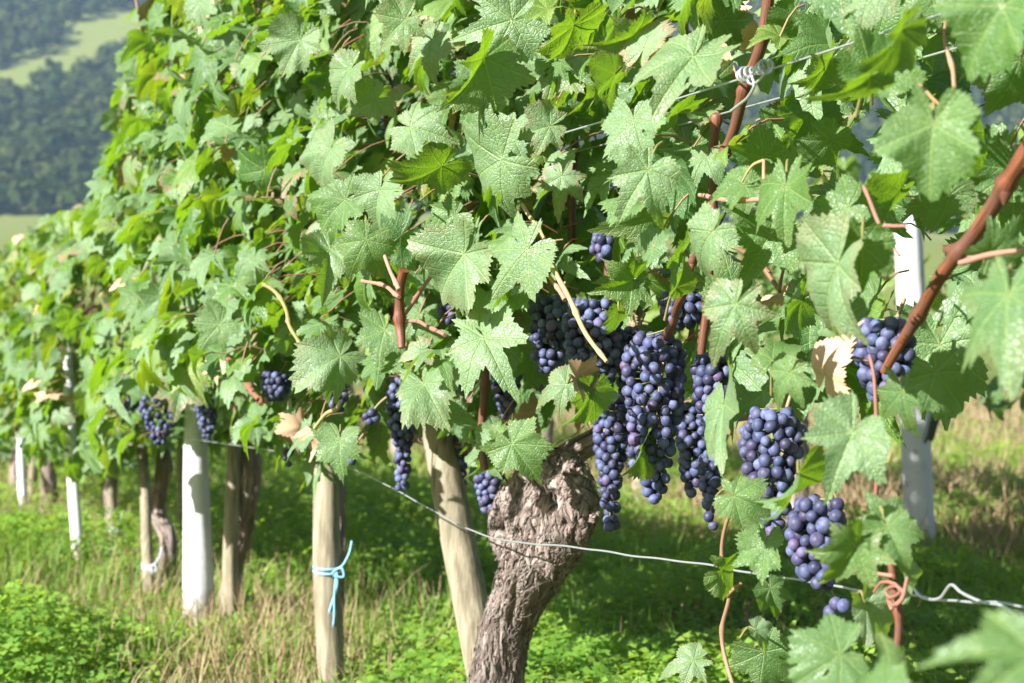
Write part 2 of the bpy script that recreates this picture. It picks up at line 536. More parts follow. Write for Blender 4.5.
    return dict(v=P, t=np.array(tris), tuv=np.array(tuv), q=np.array(quads).reshape(-1, 4), quv=np.array(quv).reshape(-1, 2), e=edge)

tr_ = np.random.default_rng(21)
HQ = [leaf_template(tr_, 7, 5, tr_.uniform(-0.1, 0.5), tr_.uniform(0.1, 0.6), tr_.uniform(0.07, 0.15)) for _ in range(28)]
HQF = [leaf_template(tr_, 7, 5, tr_.uniform(0.5, 0.9), tr_.uniform(0.2, 0.5), 0.07) for _ in range(6)]
MQ = [leaf_template(tr_, 4, 3, tr_.uniform(-0.1, 0.5), tr_.uniform(0.05, 0.5), tr_.uniform(0.05, 0.12)) for _ in range(18)]
LQ = [leaf_template(tr_, 2, 2, tr_.uniform(-0.1, 0.6), tr_.uniform(0.1, 0.6), tr_.uniform(0.05, 0.12)) for _ in range(8)]

def place_leaves(mb, temps, pos, nor, mid, size, tint, r, mi=0):
    """many copies of leaf templates as one mesh; pos, nor (upper face), mid (towards the tip), size, tint: arrays"""
    k = len(pos)
    if k == 0: return
    nor = nrm(nor); mid = nrm(mid - nor * np.sum(mid * nor, -1, keepdims=True))
    side = np.cross(mid, nor)
    which = r.integers(0, len(temps), k)
    for w, T in enumerate(temps):
        ids = np.where(which == w)[0]
        if len(ids) == 0: continue
        sc = size[ids][:, None] * np.array([[1, 1, 1]])
        wx = r.uniform(0.88, 1.1, len(ids))[:, None, None]
        V = (T['v'][None, :, 0:1] * wx * side[ids][:, None] + T['v'][None, :, 1:2] * mid[ids][:, None] + T['v'][None, :, 2:3] * nor[ids][:, None])
        V = V * size[ids][:, None, None] + pos[ids][:, None]
        nv = len(T['v'])
        C = np.empty((len(ids), nv, 4))
        C[..., :3] = tint[ids][:, None, :]
        C[..., 3] = T['e'][None]
        off = (np.arange(len(ids)) * nv)[:, None, None]
        base = mb.n
        mb.add(V.reshape(-1, 3), (T['t'][None] + off).reshape(-1, 3), np.tile(T['tuv'], (len(ids), 1)), C.reshape(-1, 4), mi)
        if len(T['q']):
            mb.add_more(base, (T['q'][None] + off).reshape(-1, 4), np.tile(T['quv'], (len(ids), 1)), mi)

# ------------------------------------------------------------------ the setting: ground and hill
def hill_z(x, y):
    y = np.asarray(y, float)
    a = np.clip(y - 26, 0, None)
    z = 0.083 * a * a / (a + 14)
    b = np.clip(y - 345, 0, None)
    z = z + 0.31 * b * b / (b + 22)
    z = z + np.clip((y - 60) / 200, 0, 1) * 5.0 * (vnoise(np.asarray(x) / 90.0 + 7, y / 90.0) - 0.5)
    z = z + 0.05 * (vnoise(np.asarray(x) * 0.9, y * 0.9) - 0.5) * np.clip(y / 6, 0, 1)
    return z

def gz(x, y):
    x = np.asarray(x, float)
    return hill_z(x, y)

ys = np.concatenate([np.linspace(-14, 14, 57), 14 * np.exp(np.linspace(0.03, math.log(760 / 14), 90))])
ts = np.linspace(-1, 1, 91)
GX = ts[None] * (26 + 0.75 * np.clip(ys, 0, None))[:, None]
GY = np.repeat(ys[:, None], len(ts), 1)
GZ = gz(GX, GY)
gi = np.arange(len(ys) - 1)[:, None]; gj = np.arange(len(ts) - 1)[None]; w_ = len(ts)
gf = np.stack([gi * w_ + gj, gi * w_ + gj + 1, (gi + 1) * w_ + gj + 1, (gi + 1) * w_ + gj], -1).reshape(-1, 4)
m = MB(); m.add(np.stack([GX, GY, GZ], -1).reshape(-1, 3), gf)
tag(m.build('ground', M_GROUND), kind='structure')

# woodland on the far hillside (the clearing stays meadow)
def inside(px, py, poly):
    c = np.zeros(len(px), bool); n = len(poly)
    for i in range(n):
        x0, y0 = poly[i]; x1, y1 = poly[(i + 1) % n]
        k = ((y0 > py) != (y1 > py)) & (px < (x1 - x0) * (py - y0) / (y1 - y0 + 1e-12) + x0)
        c ^= k
    return c
MEADOW = [(-60, 112), (0, 100), (38, 90), (70, 84), (95, 80), (120, 66), (150, 48), (178, 22), (200, 4), (150, 8), (110, 14), (70, 28), (58, 36), (56, 46), (30, 58), (0, 68), (-60, 76)]
fr_ = np.random.default_rng(5)
cand = []
for yy in np.arange(352, 700, 4.6):
    xs = np.arange(-0.40 * yy, 0.36 * yy, 5.0)
    keep = (xs < -0.14 * yy) | (fr_.random(len(xs)) < 0.55)
    xs = xs[keep]
    cand.append(np.stack([xs + fr_.uniform(-1.9, 1.9, len(xs)), np.full(len(xs), yy) + fr_.uniform(-1.9, 1.9, len(xs))], -1))
cand = np.concatenate(cand)
cz = gz(cand[:, 0], cand[:, 1])
P3 = np.column_stack([cand, cz])
px, py, _ = proj(P3)
ok = ~inside(px, py, MEADOW)
P3 = P3[ok]
K = len(P3)
hgt = fr_.uniform(4.5, 8.0, K) * (0.8 + 0.5 * vnoise(P3[:, 0] / 25, P3[:, 1] / 25)); wid = hgt * fr_.uniform(0.38, 0.52, K)
tone = np.clip(vnoise(P3[:, 0] / 16, P3[:, 1] / 16) * 0.6 + fr_.normal(0.15, 0.18, K), 0, 1)
Q = 46
d = nrm(fr_.normal(0, 1, (K, Q, 3))); d[..., 2] = np.abs(d[..., 2]) * 1.0 - 0.25
d = nrm(d) * fr_.uniform(0.72, 1.08, (K, Q, 1))
cen = P3[:, None] + d * np.stack([wid, wid, hgt * 0.5], -1)[:, None] + np.array([0, 0, 1.0]) * (hgt * 0.5)[:, None, None]
nn = nrm(d + fr_.normal(0, 0.28, d.shape))
t1 = nrm(np.cross(nn, fr_.normal(0, 1, d.shape))); t2 = np.cross(nn, t1)
sz = fr_.uniform(0.45, 0.95, (K, Q, 1)) * (hgt / 6)[:, None, None]
V = np.stack([cen - t1 * sz - t2 * sz * 0.8, cen + t1 * sz - t2 * sz * 0.6, cen + t1 * sz * 0.7 + t2 * sz, cen - t1 * sz * 0.9 + t2 * sz * 0.7], 2)
nf = K * Q
m = MB()
tn = np.clip(np.repeat(tone[:, None], Q, 1) + fr_.normal(0, 0.12, (K, Q)), 0, 1)
C = np.zeros((nf * 4, 4)); C[:, 0] = np.repeat(tn.ravel(), 4)
m.add(V.reshape(-1, 3), np.arange(nf * 4).reshape(-1, 4), None, C)
tag(m.build('woodland', M_FOREST, smooth=False), 'hazy dark green woodland covering the far hillside around a pale meadow', 'woodland', kind='stuff')

# ------------------------------------------------------------------ grass and ground cover
gr = np.random.default_rng(11)
def wedge(n, d0, d1, power=1.0, margin=0.36):
    dd = d0 + (d1 - d0) * gr.random(n) ** power
    return np.stack([dd * gr.uniform(-margin, margin, n), dd], -1)

def strip(P):          # 0..1, how dry the ground is: under the rows the grass is dead
    s, p = row_sp(P)
    q = np.minimum(np.abs(p), np.abs(p - 2.2))
    base = np.exp(-(q / 0.38) ** 2)
    nz = vnoise(P[:, 0] * 1.7 + 40, P[:, 1] * 1.7)
    return np.clip(base * 0.95 + (nz - 0.55) * 1.3, 0, 1)

def blades(n, name, mat, label, d0, d1, h0, h1, w, dens, pw=1.0, lean=0.5, tint=(0.5, 0.3)):
    P = wedge(n, d0, d1, pw)
    P = P[gr.random(n) < dens(P)]
    k = len(P)
    base = np.column_stack([P, gz(P[:, 0], P[:, 1]) - 0.005])
    h = gr.uniform(h0, h1, k) * (0.6 + 0.8 * vnoise(P[:, 0] * 2.3, P[:, 1] * 2.3))
    a = gr.uniform(0, 2 * math.pi, k)
    out = np.stack([np.cos(a), np.sin(a), 0 * a], -1)
    sd_ = np.stack([-np.sin(a + gr.normal(0, .6, k)), np.cos(a), 0 * a], -1)
    ln = gr.uniform(0.1, 1.0, k)[:, None] * lean
    up = np.array([0, 0, 1.0])
    pts = []
    for f, wf in ((0, 1.0), (0.4, 0.85), (0.75, 0.5), (1.0, 0.06)):
        c = base + h[:, None] * (up * (f - 0.25 * ln * f ** 2) + out * ln * f ** 2)
        pts.append(c - sd_ * w * wf); pts.append(c + sd_ * w * wf)
    V = np.stack(pts, 1)
    q = np.array([[0, 1, 3, 2], [2, 3, 5, 4], [4, 5, 7, 6]])
    fcs = (q[None] + (np.arange(k) * 8)[:, None, None]).reshape(-1, 4)
    C = np.zeros((k * 8, 4)); C[:, 0] = np.repeat(np.clip(gr.normal(tint[0], tint[1], k), 0, 1), 8)
    m = MB(); m.add(V.reshape(-1, 3), fcs, None, C)
    return tag(m.build(name, mat), label, 'grass', kind='stuff')

blades(42000, 'grass', M_GRASS, 'green grass blades growing between the vine rows', 2.4, 14, 0.04, 0.15, 0.0026,
       lambda P: np.clip(0.95 - 0.9 * strip(P) - 0.85 * np.clip((row_sp(P)[1] - 2.1) / .4, 0, 1), 0.06, 1), 1.3)
blades(26000, 'tall_grass', M_GRASS, 'taller grass of the meadow beyond the second row', 9, 45, 0.10, 0.26, 0.006,
       lambda P: np.where(row_sp(P)[1] > 2.0, 0.25, 1.0), 1.5, 0.5, (0.65, 0.3))
blades(62000, 'dry_grass', M_STRAW, 'straw coloured dead grass under the vines', 2.4, 15, 0.03, 0.17, 0.0014,
       lambda P: np.clip(strip(P) * 1.0 + 0.04, 0, 1), 1.3, 0.9)
def lane2(P):
    q = row_sp(P)[1]
    return np.clip((q - 2.0) / 0.4, 0, 1) * np.clip(vnoise(P[:, 0] * .9 + 3, P[:, 1] * .6) * 1.2 + 0.15, 0, 1)
blades(80000, 'dry_thatch', M_STRAW, 'dry pale grass in the lane behind the second row', 5, 30, 0.05, 0.22, 0.0035, lane2, 1.3, 0.8)

def clover(n, name, label, d0, d1, size, dens, h0, h1):
    P = wedge(n, d0, d1, 1.25)
    P = P[gr.random(n) < dens(P)]
    k = len(P)
    bump_ = vnoise(P[:, 0] * 2.1 + 9, P[:, 1] * 2.1) ** 1.5
    hh = (h0 + (h1 - h0) * bump_) * gr.uniform(0.3, 1.0, k)
    c = np.column_stack([P, gz(P[:, 0], P[:, 1]) + hh])
    nor = nrm(np.stack([gr.normal(0, .45, k), gr.normal(-0.15, .45, k), np.ones(k)], -1))
    a0 = gr.uniform(0, 6.28, k)
    tint = np.clip(0.25 + 0.9 * (vnoise(P[:, 0] * 1.4, P[:, 1] * 1.4) - 0.3) + gr.normal(0, 0.2, k), 0, 1)
    V, C = [], []
    for q in range(3):
        a = a0 + q * 2.094
        dr = np.stack([np.cos(a), np.sin(a), 0 * a], -1)
        dr = nrm(dr - nor * np.sum(dr * nor, -1, keepdims=True)); sd_ = np.cross(nor, dr)
        s = (size * gr.uniform(0.7, 1.3, k))[:, None]
        b = c + dr * s * 0.1
        V.append(np.stack([b, b + dr * s * 0.65 + sd_ * s * 0.42 + nor * s * .1, b + dr * s * 1.1 - nor * s * .12, b + dr * s * 0.65 - sd_ * s * 0.42 + nor * s * .1], 1))
    V = np.stack(V, 1)
    nf = k * 3
    C = np.zeros((nf * 4, 4)); C[:, 0] = np.repeat(tint, 12)
    m = MB(); m.add(V.reshape(-1, 3), np.arange(nf * 4).reshape(-1, 4), None, C)
    return tag(m.build(name, M_CLOVER), label, 'ground cover', kind='stuff')

clover(120000, 'clover', 'bright green clover and low weeds carpeting the lane', 2.4, 13, 0.0155,
       lambda P: np.clip(1.0 - 0.75 * strip(P), 0.05, 1), 0.015, 0.20)

# ------------------------------------------------------------------ the vine row
def canopy_top(s):
    return np.interp(s, [-3, 1.7, 1.95, 2.2, 2.55, 3.0, 6, 14], [1.75, 1.72, 1.50, 1.25, 1.07, 1.05, 1.08, 1.10]) + 0.07 * (vnoise(s * 3.1, 0 * s + 5) - 0.5)

BOTTOM_X = [-400, 0, 60, 95, 130, 180, 215, 250, 300, 380, 405, 440, 480, 540, 575, 640, 700, 740, 790, 840, 900, 960, 1024, 1400]
BOTTOM_Y = [430, 440, 452, 470, 440, 440, 425, 425, 455, 462, 420, 425, 470, 440, 390, 395, 420, 400, 400, 400, 375, 370, 370, 360]
# bunches: px centre, top y, bottom y, width px, p, shape, label
BUNCH = [
 (549, 294, 374, 50, -0.08, 'block', 'upper broad bunch hanging left of the dry brown leaf, beside the straw coloured shoot'),
 (592, 298, 402, 70, -0.08, 'block', 'wide bunch crossed by the thin straw coloured shoot, left of the biggest bunch'),
 (611, 394, 532, 48, -0.02, 'tail', 'long tapering bunch hanging right beside the gnarled trunk head, ending in a thin dark tail'),
 (655, 330, 506, 78, -0.10, 'cone', 'biggest full blue bunch in the middle, hanging below the slanting reddish cane'),
 (682, 288, 330, 62, -0.02, 'block', 'short shaded bunch behind the slanting reddish cane, above the biggest bunch'),
 (712, 352, 428, 48, -0.06, 'block', 'compact bunch hanging directly under the large pale serrated leaf'),
 (690, 400, 500, 44, 0.04, 'cone', 'black shaded bunch tucked behind the right flank of the biggest bunch'),
 (628, 326, 402, 34, -0.03, 'block', 'shaded berries wedged between the wide bunch and the biggest bunch'),
 (634, 392, 470, 36, 0.04, 'cone', 'dark shaded bunch between the long tapering bunch and the biggest bunch'),
 (711, 448, 532, 30, 0.03, 'tail', 'thin dark bunch with a loose tip beside the top of the pink shoot'),
 (772, 406, 538, 76, -0.10, 'cone', 'plump blue bunch left of the large notched leaf, between two pale leaves'),
 (819, 496, 592, 70, -0.13, 'block', 'low blue bunch touching the bottom wire under the large notched leaf'),
 (883, 316, 404, 72, -0.07, 'block', 'black shaded bunch hanging from the thick slanting cane near the rear white post'),
 (402, 374, 492, 40, -0.09, 'tail', 'narrow bunch hanging just left of the leaning wooden stake'),
 (490, 466, 520, 36, -0.03, 'cone', 'small bunch hanging left of the gnarled trunk head, above the bottom wire'),
 (461, 434, 500, 22, 0.05, 'tail', 'thin dark bunch half hidden behind the top of the leaning stake'),
 (602, 228, 264, 32, -0.06, 'block', 'tiny high cluster of a few berries on an upright brown cane'),
 (449, 296, 326, 28, -0.12, 'block', 'few berries peeping out between pale leaves right of the orange cane'),
 (507, 362, 420, 38, 0.02, 'cone', 'dark shaded bunch just right of the short upright brown cane'),
 (462, 368, 396, 24, -0.06, 'block', 'few bright berries under the left lobe of a pale leaf'),
 (336, 374, 410, 34, -0.20, 'block', 'blurred small bunch above the yellow curling tendril'),
 (337, 398, 414, 22, -0.17, 'block', 'blurred pair of berries cupped by the yellow curling tendril'),
 (160, 392, 446, 52, -0.22, 'cone', 'blurred dark bunch left of the top of the thick white post'),
 (207, 380, 442, 34, -0.16, 'cone', 'blurred dark bunch over the top of the grey stake by the white post'),
 (275, 370, 402, 38, -0.18, 'block', 'blurred dark bunch in a shaded hollow of the leaves above the lane'),
 (372, 408, 426, 24, -0.18, 'block', 'blurred berries beside a withered brown leaf left of the leaning stake'),
 (288, 444, 470, 16, -0.18, 'tail', 'blurred little bunch left of the stake with the blue twine'),
 (352, 442, 466, 14, -0.15, 'tail', 'blurred berries right of the stake with the blue twine'),
 (130, 398, 412, 22, -0.2, 'block', 'farthest blurred cluster of dark berries in the row'),
]
# places nothing may cover: cx, cy, rx, ry, p that must stay in front
CLEAR = [(b[0], (b[1] + b[2]) / 2, b[3] / 2 + 14, (b[2] - b[1]) / 2 + 12, b[4] + 0.05) for b in BUNCH]
CLEAR += [(545, 500, 75, 70, 0.12), (437, 440, 26, 40, 0.1), (745, 82, 34, 26, 0.6), (790, 95, 20, 18, 0.6),
          (752, 262, 40, 60, 0.6), (907,205,8,18,0.6), (905,262,10,22,.6), (385, 96, 14, 26, 0.6), (95, 292, 26, 28, 0.12),
          (366, 352, 14, 26, 0.05), (70, 370, 20, 34, 0.0), (74, 430, 13, 34, -0.05), (192, 412, 14, 24, 0.1), (20, 440, 8, 35, 0.1), (575, 200, 14, 70, 0.1),
          (402, 305, 12, 45, 0.0), (485, 395, 10, 40, 0.0), (975, 225, 50, 50, -0.05), (545, 75, 14, 16, .5), (835, 280, 30, 20, .3)]

LV = np.random.default_rng(33)
def leaf_frame(k, r, spread=0.55):
    nor = np.outer(np.ones(k), np.array([-N[0] * 0.60 - 0.1, -N[1] * 0.60, 0.72])) + r.normal(0, spread, (k, 3))
    nor = nrm(nor)
    mid = np.array([0, 0, -0.7]) + np.outer(np.ones(k), np.array([-N[0], -N[1], 0]) * 0.7) + r.normal(0, 0.5, (k, 3))
    return nor, mid

def fill(n, s0, s1, p0, p1, zlo, front_bias=0.0):
    s = LV.uniform(s0, s1, n)
    p = p0 + (p1 - p0) * LV.random(n)
    top = canopy_top(s)
    z = zlo + (top - zlo) * LV.random(n)
    # thinner towards the top
    half = 1.0 - np.interp(s, [0, 1.2, 2.0], [0.45, 0.5, 0.75]) * np.clip((z - 0.65) / (top - 0.6), 0, 1)
    p = p * half
    P = row(s, p, z)
    px, py, dep = proj(P)
    keep = py < np.interp(px, BOTTOM_X, BOTTOM_Y) + LV.normal(0, 9, n)
    for cx, cy, rx, ry, pf in CLEAR:
        keep &= ~((((px - cx) / rx) ** 2 + ((py - cy) / ry) ** 2 < 1) & (p < pf))
    # sparse growth and see-through gaps towards the right
    dens = np.interp(px, [640, 720, 900, 1100], [1.0, 0.6, 0.52, 0.6])
    keep &= (LV.random(n) < dens)
    return P[keep], s[keep], p[keep]

VINES = [-1.35, 0.0, 0.88, 2.20, 3.20, 4.15, 5.2, 6.25, 7.3, 8.4, 9.5, 10.6, 11.7]
VLAB = {
 -1.35: 'near vine whose thick slanting reddish cane and large leaves hang before the rear white post',
 0.0: 'old vine with the thick gnarled shaggy trunk and hanging blue grapes',
 0.88: 'leafy vine trained up the stake tied with blue twine',
 2.20: 'leafy vine with a dark trunk behind the grey stake by the thick white post',
 3.20: 'vine with a crooked dark trunk just left of the thick white post',
 4.15: 'low blurred vine beside the slim white post'}
vine = {}
for s in VINES:
    b = row(s, 0, 0)
    vine[s] = thing('grape_vine', b, VLAB.get(s, 'blurred low leafy vine far down the front row'), 'grape vine',
                    'grape vines of the front row')

def tints(k, s, r, zn=None):
    t = np.zeros((k, 3))
    t[:, 0] = np.clip(r.normal(0.40, 0.24, k), 0, 1)
    t[:, 1] = np.where(r.random(k) < 0.07, r.uniform(0.2, 0.8, k), 0.0)
    t[:, 2] = np.clip(r.normal(0.34, 0.28, k), 0, 1)
    return t

# filling foliage
P_all, s_all, p_all = [], [], []
for args in ((1500, -1.75, 0.35, -0.02, 0.26, 0.42), (2100, 0.1, 2.4, -0.33, 0.26, 0.40), (1500, 0.1, 2.4, -0.36, -0.12, 0.40),
             (2200, 2.3, 5.0, -0.36, 0.28, 0.25), (1500, 2.3, 5.0, -0.38, -0.15, 0.25), (3600, 5.0, 12.4, -0.36, 0.30, 0.2), (500, -0.35, 0.4, -0.16, 0.0, 0.5), (900, -0.45, 1.0, -0.27, -0.06, 0.45), (700, -1.5, -0.1, -0.20, 0.05, 0.45)):
    a, b, c = fill(*args)
    P_all.append(a); s_all.append(b); p_all.append(c)
P_all = np.concatenate(P_all); s_all = np.concatenate(s_all); p_all = np.concatenate(p_all)
own = np.argmin(np.abs(s_all[:, None] - np.array(VINES)[None]), 1)
for i, s in enumerate(VINES):
    ids = np.where(own == i)[0]
    if len(ids) == 0: continue
    k = len(ids)
    P = P_all[ids]
    nor, mid = leaf_frame(k, LV, 0.55 if s < 0.5 else 0.58)
    size = np.where(p_all[ids] < -0.03, LV.uniform(0.026, 0.056, k), LV.uniform(0.040, 0.072, k)) if s < 0.5 else LV.uniform(0.034, 0.068, k) * (1.0 if s < 2.3 else .9)
    tn = tints(k, s, LV)
    yel = np.exp(-((s_all[ids] - 3.6) / 0.6) ** 2) * (P[:, 2] > 0.75)
    tn[:, 0] = np.clip(tn[:, 0] + 0.4 * yel, 0, 1)
    near = s < 1.5
    mb = MB()
    y2 = LV.random(k) < np.where(s > 3, 0.36, 0.20 if s > .5 else .10) + 0.3 * yel
    T = HQ if s < 0.5 else (MQ if s < 4.6 else LQ)
    dd_ = LV.random(k) < .022
    for flag, mi in ((~y2 & ~dd_, 0), (y2 & ~dd_, 1), (dd_, 3)):
        place_leaves(mb, T, P[flag], nor[flag], mid[flag], size[flag], tn[flag], LV, mi)
    # petioles run from the blade back into the canopy
    if s < 3.5:
        for q in range(k):
            if LV.random() < 0.75:
                e = P[q] + np.array([N[0], N[1], 0]) * LV.uniform(0.02, 0.07) + np.array([0, 0, LV.uniform(-0.01, 0.05)]) + LV.normal(0, 0.012, 3)
                c = 0.5 * (P[q] + e) + np.array([0, 0, 0.008])
                tube(mb, spline([P[q], c, e], 4), 0.0012, 3, False, None, (0.0, 0.5, 0.35 * LV.random(), 1), 2)
    o = mb.build('foliage', [M_LEAF, M_LEAF2, M_CANE, M_DEAD], vine[s])
    o['kind'] = 'stuff'

# the leaves one can tell apart on the near vines: px, py of the stalk, direction of the tip (0 right, 90 down), length px, p, type
H = [
 (933,124,95,86,-.27,'g'),(872,76,-48,68,-.20,'g'),(870,77,140,72,-.24,'y'),(902,30,118,62,-.26,'y'),(1002,6,125,92,-.24,'g'),(872,-14,150,68,-.18,'p'),
 (930,-12,80,50,-.10,'g'),(1020,60,110,80,-.05,'d'),(744,185,172,46,-.18,'g'),(748,192,100,44,-.16,'g'),(763,158,200,44,-.14,'y'),
 (789,178,-95,46,-.10,'y'),(768,130,40,50,0.02,'d'),(786,186,95,66,-.20,'g'),(848,208,150,60,-.17,'g'),(838,264,115,112,-.24,'p'),
 (862,246,95,74,-.22,'g'),(1009,295,96,112,-.27,'h'),(990,255,-40,70,-.16,'d'),(936,372,55,66,-.16,'d'),(903,392,82,58,-.16,'d'),(853,432,115,84,-.25,'p'),
 (888,524,-118,48,-.20,'d'),(887,527,62,58,-.22,'g'),(798,474,92,68,-.22,'y'),(856,546,122,70,-.24,'y'),(724,404,96,84,-.20,'p'),
 (734,496,22,46,-.16,'g'),(790,372,130,52,-.20,'g'),(772,360,-88,40,-.17,'g'),(736,304,122,82,-.24,'p'),(735,302,-95,50,-.06,'d'),
 (712,232,132,64,-.20,'p'),(676,288,-60,38,-.18,'y'),(648,170,126,78,-.24,'p'),(634,119,80,54,-.20,'p'),(694,56,130,78,-.22,'p'),
 (644,48,-68,58,-.20,'r'),(700,55,172,46,-.12,'d'),(722,20,60,60,0.0,'d'),(634,35,150,50,-.20,'y'),(550,126,166,50,-.20,'p'),
 (502,160,148,74,-.24,'p'),(410,127,12,50,-.24,'p'),(442,166,145,74,-.26,'y'),(484,58,122,78,-.26,'y'),(434,38,140,60,-.22,'p'),
 (512,20,165,82,-.23,'p'),(530,-8,110,60,-.16,'g'),(574,25,108,76,-.20,'y'),(476,78,110,40,-.14,'p'),(562,176,100,46,-.16,'r'),
 (464,254,128,76,-.24,'p'),(468,250,70,52,-.18,'p'),(527,250,132,78,-.22,'p'),(484,338,60,62,-.22,'p'),(486,336,165,46,-.21,'p'),
 (566,384,160,50,-.16,'p'),(516,450,-128,50,-.12,'g'),(512,444,58,56,-.16,'g'),(490,448,110,46,-.08,'d'),(424,384,62,44,-.20,'p'),
 (422,350,160,36,-.22,'r'),(592,390,115,62,-.18,'y'),(576,378,50,36,-.20,'b'),(642,446,112,42,-.12,'y'),(632,280,152,46,-.16,'y'),
 (630,282,95,46,-.16,'g'),(656,214,150,48,-.10,'y'),(618,312,96,34,-.16,'y'),(694,660,168,50,-.12,'p'),(1036,655,186,138,-.46,'g'),
 (884,692,-152,64,-.38,'g'),(888,690,-80,60,-.34,'y'),(866,604,52,58,-.18,'w'),(906,577,66,40,-.17,'w'),(722,570,18,36,-.14,'y'),
 (766,544,100,48,-.12,'g'),(770,588,70,42,-.10,'d'),(756,631,38,30,-.12,'w'),(764,652,40,60,-.10,'d'),(840,655,150,70,-.3,'g'),
 (575,118,150,46,-.05,'d'),(600,92,95,60,-.02,'d'),(540,190,120,60,.0,'d'),(690,180,110,70,.02,'d'),(668,190,95,60,-.02,'d'),(810,110,120,70,.02,'d'),
 (800,20,100,70,-.02,'d'),(900,190,130,60,-.12,'y'),(950,195,110,60,-.08,'d'),(385,330,110,46,-.22,'g'),(340,356,150,58,-.30,'p'),
 (340,440,95,50,-.26,'g'),(366,240,120,52,-.30,'g'),(330,250,100,48,-.3,'p'),(405,20,140,50,-.26,'g'),(350,70,130,52,-.30,'p'),(330,150,120,56,-.3,'p'),
 (380,190,110,54,-.3,'p'),(300,40,120,52,-.3,'p'),(420,290,60,60,-.12,'d'),(480,120,70,50,-.1,'d'),(600,20,100,56,-.08,'d'),(650,130,60,50,-.05,'d'),
 (715,80,100,60,.04,'d'),(830,140,130,66,-.06,'d'),(965,130,70,70,-.1,'d'),(1015,170,95,70,-.04,'d'),
 (345,200,140,50,-.31,'g'),(375,100,150,50,-.27,'p'),(455,215,150,52,-.2,'g'),(560,60,110,60,-.1,'g'),(830,60,110,66,-.1,'y'),(770,235,120,60,-.14,'g'),
]
hr = np.random.default_rng(77)
TURN = {(724, 404): -62, (838, 264): -58, (798, 474): 74, (736, 304): -12}
UPV = np.array([0, 0, 1.0])
count = {}
for px, py, ang, ln, p, kd in H:
    P = at(px, py, p)
    v = nrm(P - CAM); t = (P - CAM)[1]
    rt = nrm(np.cross(v, UPV)); up = np.cross(rt, v)
    yaw, tilt = {'g': (-14, 22), 'p': (-22, 20), 'h': (-25, 25), 'r': (-18, 15), 'y': (52, -24), 'd': (20, -5), 'w': (35, 20), 'b': (30, 10)}[kd]
    yaw += hr.normal(0, 14); tilt += hr.normal(0, 13)
    if (px, py) in TURN: yaw = TURN[(px, py)]
    yr, tr2 = math.radians(yaw), math.radians(tilt)
    nor = -v * math.cos(yr) * math.cos(tr2) + rt * math.sin(yr) * math.cos(tr2) + up * math.sin(tr2)
    a = math.radians(ang)
    mi_ = rt * math.cos(a) - up * math.sin(a)
    k = -(nor @ mi_) / (nor @ v)
    mid = mi_ + v * np.clip(k, -1.0, 1.0)
    size = ln * t / F * min(1.45, np.linalg.norm(mid)) * 0.80
    tn = {'g': (.50, .06, .20), 'p': (.45, .12, .62), 'h': (.25, .0, .30), 'r': (.6, .5, .95), 'y': (.75, .12, .15), 'd': (.2, .05, .15), 'w': (.4, .1, 1.0), 'b': (.5, 1, .5)}[kd]
    tn = np.clip(np.array(tn) + hr.normal(0, 0.07, 3), 0, 1)
    mb = MB()
    T = HQF if kd in 'yb' and hr.random() < 0.5 else HQ
    place_leaves(mb, T, P[None], nor[None], mid[None], np.array([size]), tn[None], hr, 0)
    e = P + v * hr.uniform(0.03, 0.06) - nrm(mid) * hr.uniform(0.0, 0.02) + UPV * hr.uniform(-0.02, 0.01)
    tube(mb, spline([P, 0.5 * (P + e) + UPV * 0.006, e], 6), np.linspace(0.0010, 0.0013, 6), 6, False, None, (0.2, 0.6 * hr.random(), 0.5, 1), 1)
    s = float(row_sp(P)[0][0])
    v_ = VINES[int(np.argmin(np.abs(np.array(VINES) - s)))]
    o = mb.build('leaf', [M_DEAD if kd == 'b' else M_LEAF, M_CANE], vine[v_])
    if kd == 'b': o['label'] = 'withered tan leaf'
    if kd == 'r': o['label'] = 'pale leaf with pinkish margins'

# ------------------------------------------------------------------ trunks
def bark_disp(seed, twist, amp):
    def f(L, th, rad):
        a = th + L * twist
        q = np.cos(a) * 2.2 + 11 + seed; w = np.sin(a) * 2.2 + seed
        g = 0
        # long ridges that follow the twist: noise on a cylinder, stretched along
        for fr2, am, st in ((1.0, 0.5, 3.0), (2.3, 0.34, 5.0), (5.2, 0.30, 9.0), (10.5, 0.22, 16.0), (19.0, 0.14, 26.0)):
            n_ = vnoise(q * fr2 + L * st * 0.7, w * fr2 + L * st * 0.5 + seed * 3)
            g = g + am * (1 - np.abs(2 * n_ - 1)) ** 1.4
        return rad * amp * (g - 0.92)
    return f

